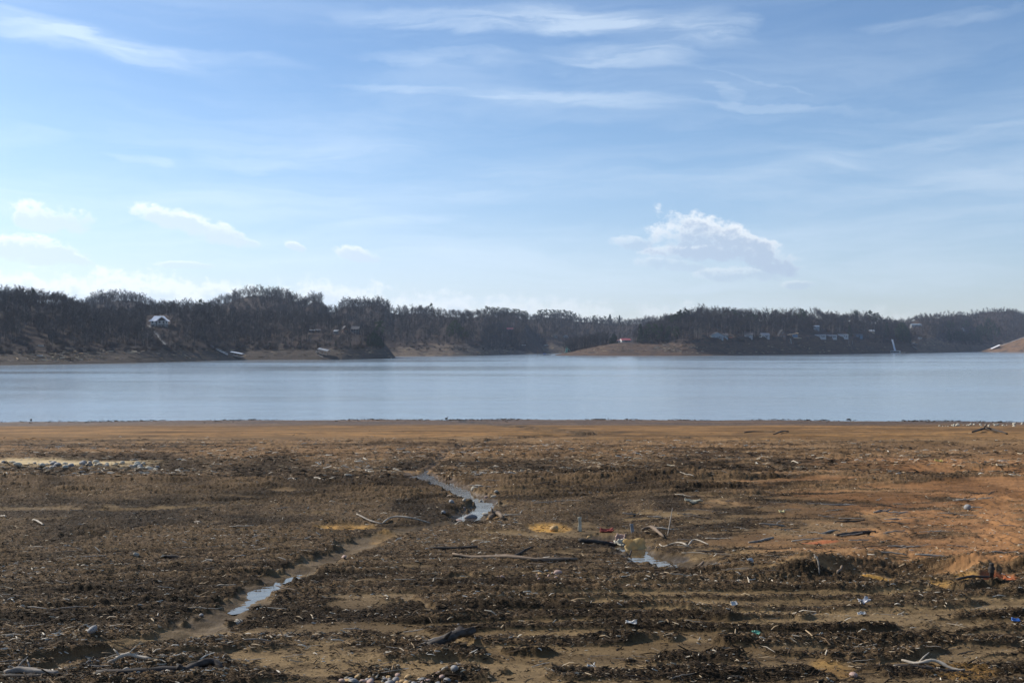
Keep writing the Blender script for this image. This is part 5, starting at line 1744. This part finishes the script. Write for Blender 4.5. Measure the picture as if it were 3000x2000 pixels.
sheet('plastic_scrap', 'green wrapper scrap in the mulch at the lower right', 'scrap', 2215, 1888, .06, .03, .4, M['green_paint'], 23, -.3, .4, .004)
sheet('plastic_scrap', 'blue scrap near the right edge below the clay step', 'scrap', 2976, 1822, .07, .035, .4, simple('blue_plastic', (.05, .16, .45), .4, .1, 5), 24, .1, .3, .005)
sheet('plastic_scrap', 'blue scrap on the far dark ridge to the right', 'scrap', 2607, 1400, .12, .07, .5, simple('bright_blue_plastic', (.03, .16, .55), .4, .1, 5), 25, .1, .3, .006)
sheet('plastic_scrap', 'clear crumpled film on the ridge at the lower right', 'scrap', 2530, 1768, .10, .05, .4, simple('grey_film', (.42, .42, .44), .25, .1, 5), 26, .1, .6, .004)
sheet('plastic_scrap', 'pale scrap on the low ridge under the crumpled film', 'scrap', 2524, 1801, .07, .03, .5, mwhite, 27, .1, .4, .004)
sheet('plastic_scrap', 'yellow scrap on the distant tracks at the right', 'scrap', 2750, 1365, .26, .1, .4, simple('yellow_plastic', (.6, .45, .12), .5, .1, 5), 28, .1, .4, .006)
sheet('plastic_scrap', 'pale flat scrap beside the left edge of the orange slope', 'scrap', 2032, 1479, .30, .12, .2, mrag, 29, .1, .3, .006)
sheet('plastic_scrap', 'small yellow scrap on the orange slope left of the black log', 'scrap', 2290, 1502, .09, .05, .4, simple('cream_plastic', (.62, .52, .25), .5, .1, 5), 30, .1, .4, .006)
sheet('plastic_scrap', 'white flake on the left ridge right of the muddy flat', 'scrap', 1337, 1838, .06, .03, .4, mwhite, 31, .4, .4, .004)
sheet('plastic_scrap', 'white flake on the ridge near the arching twig', 'scrap', 2198, 1664, .07, .05, .7, mwhite, 32, .4, .4, .004)
sheet('plastic_scrap', 'white flake on the third ridge at the lower right', 'scrap', 2150, 1788, .06, .04, .6, mwhite, 33, .4, .4, .004)

SM = [stone_mesh(500 + i, .5 + .1 * (i % 3)) for i in range(8)]
for me in SM: me.materials.append(STONE['grey'])
_n = [0]


def stone(px, py, size, tone, label, group=None, name='stone', dz=.18):
    me0 = SM[_n[0] % len(SM)]; _n[0] += 1
    o = bpy.data.objects.new(name, me0)
    COL.objects.link(o)
    o.material_slots[0].link = 'OBJECT'
    o.material_slots[0].material = STONE[tone]
    o.location = gp(px, py, size * dz)
    o.scale = (size, size, size)
    o.rotation_euler = (random.uniform(-.25, .25), random.uniform(-.25, .25), random.uniform(0, 6.28))
    tag(o, label, 'stone', group)
    return o


stone(700, 1819, .10, 'white', 'flat white stone on the mud right of the left runnel', dz=.1)
stone(270, 1872, .085, 'grey', 'blocky blue grey stone on the mulch edge at the lower left')
stone(590, 1797, .045, 'grey', 'pale rounded stone on the rim of the left runnel')
stone(2500, 1986, .075, 'pink', 'smooth tan stone alone on the silt at the bottom right')
stone(2392, 1676, .045, 'white', 'small white stone on the brow of the clay step', dz=.3)
stone(1578, 1700, .085, 'grey', 'angular pale grey stone below the long grey branch')
stone(1582, 1686, .06, 'ochre', 'round ochre stone behind the angular pale grey one')
stone(1631, 1689, .09, 'pink', 'flat pink stone right of the angular pale grey one')
stone(1601, 1676, .05, 'white', 'small pale stone above the round ochre one')
stone(1007, 1624, .08, 'pink', 'reddish stone at the left end of the centre mulch')
stone(1726, 1570, .06, 'ochre', 'small orange stone in the mulch below the white stake')
stone(1345, 1512, .12, 'white', 'pale stone at the lower end of the main runnel')
stone(2834, 1494, .14, 'grey', 'grey stone alone on the upper orange slope')
stone(400, 1638 + 0, .08, 'white', 'lone white stone on the left mulch flat')
stone(1382, 1502, .22, 'grey', 'dark boulder lying in the main runnel')
stone(1395, 1430, .3, 'white', 'pale block on the right rim of the main runnel')
stone(1424, 1500, .14, 'white', 'white stone on the right rim of the main runnel')
stone(1622, 1556, .16, 'ochre', 'dark ochre lump sitting in the ochre patch')
for i in range(74):
    px = random.uniform(990, 1345); py = 2016 - abs(random.gauss(0, 20)) - random.random() * 14
    tone = random.choice(('pink', 'grey', 'grey', 'white', 'ochre'))
    if py < 1945: continue
    stone(px, py, random.uniform(.02, .06), tone, dict(pink='smooth pinkish', grey='smooth grey', white='smooth pale', ochre='smooth rust coloured')[tone] + ' pebble in the cobble patch at the bottom edge', 'pebbles of the bottom cobble patch', 'pebble', .05)
for i in range(34):
    tone = random.choice(('pink', 'white', 'grey', 'pink'))
    stone(random.uniform(1440, 1960), random.gauss(1700, 14), random.uniform(.018, .04), tone, dict(pink='small pink', white='small pale', grey='small grey')[tone] + ' pebble scattered on the mulch below the long grey branch', 'pebbles below the long grey branch', 'pebble')
for i in range(70):
    px = random.uniform(0, 1) ** .8 * 480
    stone(px, 1367 + random.gauss(0, 5) + px * .008, random.uniform(.06, .24), random.choice(('lime', 'lime', 'grey')), 'whitish rock in the row below the pale sand band on the left', 'whitish rocks below the pale sand band', 'rock')
for i in range(44):
    stone(random.uniform(2750, 3000), 1246.5 + random.gauss(0, 1.6), random.uniform(.12, .36), 'lime', 'pale rock in the far row near the right waterline', 'pale rocks near the right waterline', 'rock')
for i in range(16):
    stone(random.uniform(1280, 1460), random.uniform(1440, 1520), random.uniform(.05, .13), random.choice(('white', 'grey', 'pink')), 'small stone on the rim of the main runnel', 'stones on the rim of the main runnel')

# sticks strewn over the shore
SK = [stick_mesh(600 + i, .012 + .006 * (i % 4), i % 3) for i in range(14)]
for me in SK: me.materials.append(WOOD['grey'])
ZONES = [(2000, 3000, 1440, 1640, 90, 'on the orange clay slope', 'sticks on the orange clay slope', (.12, .42)),
         (1400, 2300, 1380, 1560, 40, 'on the brown ridges beyond the puddle', 'sticks on the brown ridges beyond the puddle', (.2, .6)),
         (0, 900, 1480, 1800, 50, 'on the left mulch flat', 'sticks on the left mulch flat', (.10, .34)),
         (900, 2300, 1600, 1720, 50, 'in the mulch around the long grey branch', 'sticks around the long grey branch', (.08, .26)),
         (1000, 3000, 1780, 1995, 60, 'on the ridges and silt along the bottom', 'sticks on the ridges along the bottom', (.06, .18)),
         (0, 950, 1850, 1995, 36, 'in the dark mulch at the lower left', 'sticks at the lower left', (.06, .2))]
for x0, x1, y0, y1, n, where, grp, (s0, s1) in ZONES:
    for i in range(n):
        px, py = random.uniform(x0, x1), random.uniform(y0, y1)
        L = random.uniform(s0, s1)
        tone = random.choice(('pale', 'pale', 'grey', 'grey', 'brown', 'dark'))
        me = random.choice(SK)
        o = bpy.data.objects.new('stick', me)
        COL.objects.link(o)
        o.material_slots[0].link = 'OBJECT'
        o.material_slots[0].material = WOOD[tone]
        o.location = gp(px, py, .012 + L * .02)
        k = L * random.uniform(.7, 1.1)
        o.scale = (L, k, k)
        o.rotation_euler = (random.uniform(0, 6.28), random.uniform(-.12, .12), random.gauss(0, .45))
        tag(o, dict(pale='bleached', grey='grey', brown='brown', dark='wet black')[tone] + ' loose stick lying ' + where, 'stick', grp)


# the uncountable litter: chips of bark and wood, and grit
def litter(name, x, Y, L, w, t, tone, yaw, pitch, label, smat, sink=.2):
    n = len(x)
    z = gz(x, Y) + t * (1 - sink)
    ca, sa = np.cos(yaw), np.sin(yaw); cp, sp = np.cos(pitch), np.sin(pitch)
    ax = np.stack([ca * cp, sa * cp, sp], -1)
    roll = RNG.uniform(-.7, .7, n)
    side0 = np.stack([-sa, ca, np.zeros(n)], -1)
    up0 = np.cross(ax, side0)
    side = side0 * np.cos(roll)[:, None] + up0 * np.sin(roll)[:, None]
    up = np.cross(ax, side)
    c = np.stack([x, Y, z + np.abs(sp) * L * .35], -1)
    e1 = RNG.uniform(.25, .9, n)[:, None]
    A = ax * (L / 2)[:, None]; B = side * (w / 2)[:, None]; U = up * t[:, None]
    bend = up0 * (L * RNG.uniform(-.10, .14, n))[:, None]
    V = np.stack([c - A - B, c - A + B, c - A * .8 + U, c - B * 1.1 + bend, c + B * 1.1 + bend, c + U * 1.1 + bend,
                  c + A - B * e1, c + A + B * e1, c + A * .85 + U * e1], 1).reshape(-1, 3)
    b = np.arange(n)[:, None] * 9
    Q = np.concatenate([b + np.array(q) for q in ((0, 1, 4, 3), (1, 2, 5, 4), (2, 0, 3, 5), (3, 4, 7, 6), (4, 5, 8, 7), (5, 3, 6, 8))])
    T = np.concatenate([b + np.array(q) for q in ((0, 2, 1), (6, 7, 8))])
    o = np_mesh(name, V, Q, smat, {'tone': np.repeat(tone, 9)}, smooth=False, tris=T)
    tag(o, label, kind='stuff')
    return o


ml, g, b = mat_new('wood_litter')
tn = g.attr('tone').outputs['Fac']
cr = g.node('ShaderNodeValToRGB')
els = cr.color_ramp.elements
els[0].position = 0.0; els[0].color = (.026, .019, .013, 1)
els[1].position = 1.0; els[1].color = (.62, .58, .52, 1)
for p_, c_ in ((.42, (.075, .052, .034, 1)), (.70, (.165, .112, .069, 1)), (.86, (.30, .22, .14, 1)), (.94, (.50, .41, .30, 1))):
    e_ = els.new(p_); e_.color = c_
g.put(cr.inputs[0], tn)
g.put(b.inputs['Base Color'], g.mix(1.0, cr.outputs[0], (.97, .93, .84), 'MULTIPLY'))
b.inputs['Roughness'].default_value = .8
b.inputs['Specular IOR Level'].default_value = .15


def sow(n, y0, y1, umax, s0, s1, power=1.0):
    """positions over the shore, kept where mulch lies"""
    dep = RNG.uniform(1.695 / y1, 1.695 / y0, n) if power else None
    Y = 1.695 / dep
    u = RNG.uniform(-umax, umax, n)
    x = u * Y
    _, a, b_, c_, sh = ground(x, Y)
    return x, Y, a, b_, c_




x, Y, a, b_, c_ = sow(400000, 5.2, 30, .60, 0, 0)
keep = RNG.random(len(x)) < np.clip(.17 + .58 * a[:, 0] * (1 - .35 * a[:, 1]) - a[:, 2] * .7 - c_[:, 2] * .1, 0, 1) * (1 - .95 * b_[:, 0])
x, Y, cl = x[keep], Y[keep], a[keep, 1]
n = len(x)
L = RNG.gamma(1.4, .0085, n) * (.7 + .04 * Y) + .007
L = np.where(RNG.random(n) < .04, L * 3.0, L)
L = np.clip(L, .008, .20)
w = np.clip(L * RNG.uniform(.08, .30, n), .0022, .010)
t = w * RNG.uniform(.35, .8, n)
tone = np.clip(RNG.beta(1.4, 2.6, n) * 1.05 + .10 * cl, 0, 1)
st_ = streaks(x, Y)
tone = np.clip(tone * (1 + .5 * st_), 0, 1)
tone = np.where(RNG.random(n) < .09 + .06 * cl, RNG.uniform(.82, 1.0, n), tone)
yaw = np.where(RNG.random(n) < .7, RNG.normal(0.06, .42, n), RNG.uniform(0, 3.14, n))
litter('wood_litter', x, Y, L, w, t, tone, yaw, RNG.normal(0, .22, n), 'dark bark and wood litter strewn over the exposed mud', ml)

x, Y, a, b_, c_ = sow(60000, 24, 72, .60, 0, 0)
keep = RNG.random(len(x)) < np.clip(.2 + .5 * a[:, 0] - a[:, 2] * .8, 0, 1) * (1 - .95 * b_[:, 0]) * (1 - .93 * sst(Y, 44, 58))
x, Y = x[keep], Y[keep]
n = len(x)
L = np.clip(RNG.gamma(1.7, .05, n) + .03, .03, .45)
w = np.clip(L * RNG.uniform(.07, .25, n), .010, .04)
tone = np.clip(RNG.beta(1.7, 1.5, n), 0, 1)
st_ = streaks(x, Y)
tone = np.clip(tone * (1 + .5 * st_), 0, 1)
tone = np.where(RNG.random(n) < .09, RNG.uniform(.86, 1.0, n), tone)
yaw = np.where(RNG.random(n) < .75, RNG.normal(0.05, .4, n), RNG.uniform(0, 3.14, n))
litter('far_wood_litter', x, Y, L, w, w * RNG.uniform(.3, .6, n), tone, yaw, RNG.normal(0, .12, n), 'fine pale wood litter and gravel over the middle of the shore', ml)

# a line of dark scum and sodden litter left along the water's edge
n = 2600
x = RNG.uniform(-82, 82, n)
x = x[(vn(x / 5.0, x * 0, 7) + .5 * vn(x / 1.2, x * 0, 8) + RNG.normal(0, .3, n)) > -.15]; n = len(x)
ys = np.linspace(100, 142, 400)
Y = np.array([ys[np.argmax(gz(np.full(400, v), ys) < .02)] for v in np.linspace(-82, 82, 160)])
Y = np.interp(x, np.linspace(-82, 82, 160), Y) - RNG.normal(.8, 1.3, n) * np.where(RNG.random(n) < .3, 5, 1)
L = np.clip(RNG.gamma(1.6, .14, n) + .06, .08, 1.0)
w = np.clip(L * RNG.uniform(.15, .4, n), .02, .08)
litter('waterline_litter', x, Y, L, w, w * RNG.uniform(.3, .8, n), RNG.beta(1.2, 3, n) * .8, RNG.normal(0, .3, n), RNG.normal(0, .12, n), 'dark sodden litter lying in a line along the near water edge', ml)

# pale driftwood and dead timber on the far banks
V_x, V_y, V_z, V_L = [], [], [], []


def bank_litter():
    m_pts = []
    for hn, x0, x1, n in (('L1', 0, 1150, 620), ('L2', 1180, 1520, 160), ('L3', 1500, 1720, 120), ('L4', 1700, 2020, 320), ('L4', 2020, 2650, 420), ('L5', 2640, 2800, 240), ('L6', 2900, 3010, 160)):
        H = HILLS[hn]
        px = RNG.uniform(x0, x1, n)
        if hn == 'L1': px = np.where(RNG.random(n) < .45, RNG.normal(190, 55, n), px)
        if hn == 'L4' and x0 == 1700: px = np.where(RNG.random(n) < .6, RNG.normal(1965, 30, n), px)
        s, wbk, zb, r, zr = H.params(px)
        q = RNG.uniform(.18, .95, n) if hn != 'L4' else RNG.uniform(.25, .85, n)
        Yv = s + wbk * q
        m_pts.append(np.stack([X(px, Yv), Yv, H.Z(px, Yv) + .12], -1))
    P = np.concatenate(m_pts)
    n = len(P)
    L = np.clip(RNG.gamma(1.6, 1.1, n) + .5, .5, 6)
    w = np.clip(L * .1, .12, .4)
    yaw = RNG.normal(0, .5, n)
    ca, sa = np.cos(yaw), np.sin(yaw)
    ax = np.stack([ca, sa, RNG.normal(0, .2, n)], -1) * (L / 2)[:, None]
    sd_ = np.stack([-sa, ca, np.zeros(n)], -1) * (w / 2)[:, None]
    up = np.stack([np.zeros(n), np.zeros(n), w], -1)
    V = np.stack([P - ax - sd_, P - ax + sd_, P - ax + up, P + ax - sd_, P + ax + sd_, P + ax + up], 1).reshape(-1, 3)
    b = np.arange(n)[:, None] * 6
    Q = np.concatenate([b + np.array(q) for q in ((0, 1, 4, 3), (1, 2, 5, 4), (2, 0, 3, 5))])
    T = np.concatenate([b + np.array(q) for q in ((0, 2, 1), (3, 4, 5))])
    tone = np.where(RNG.random(n) < .5, RNG.uniform(.3, .7, n), RNG.uniform(.82, .97, n))
    o = np_mesh('bank_driftwood', V, Q, ml, {'tone': np.repeat(tone, 6)}, smooth=False, tris=T)
    tag(o, 'pale dead timber and rubble strewn over the far eroded banks', kind='stuff')


bank_litter()

# ------------------------------------------------------------------ haze
mh = bpy.data.materials.new('haze_air')
mh.use_nodes = True
g = G(mh.node_tree)
g.n.clear()
pv = g.node('ShaderNodeVolumePrincipled')
pv.inputs['Color'].default_value = (0.62, 0.76, 1.0, 1)
pv.inputs['Density'].default_value = HAZE_DENSITY
pv.inputs['Anisotropy'].default_value = 0.2
out = g.node('ShaderNodeOutputMaterial')
g.l.new(pv.outputs[0], out.inputs['Volume'])
hz = MB().box(-3600, 3600, -40, 3600, -9, 190).build('haze', mh)
tag(hz, kind='stuff')
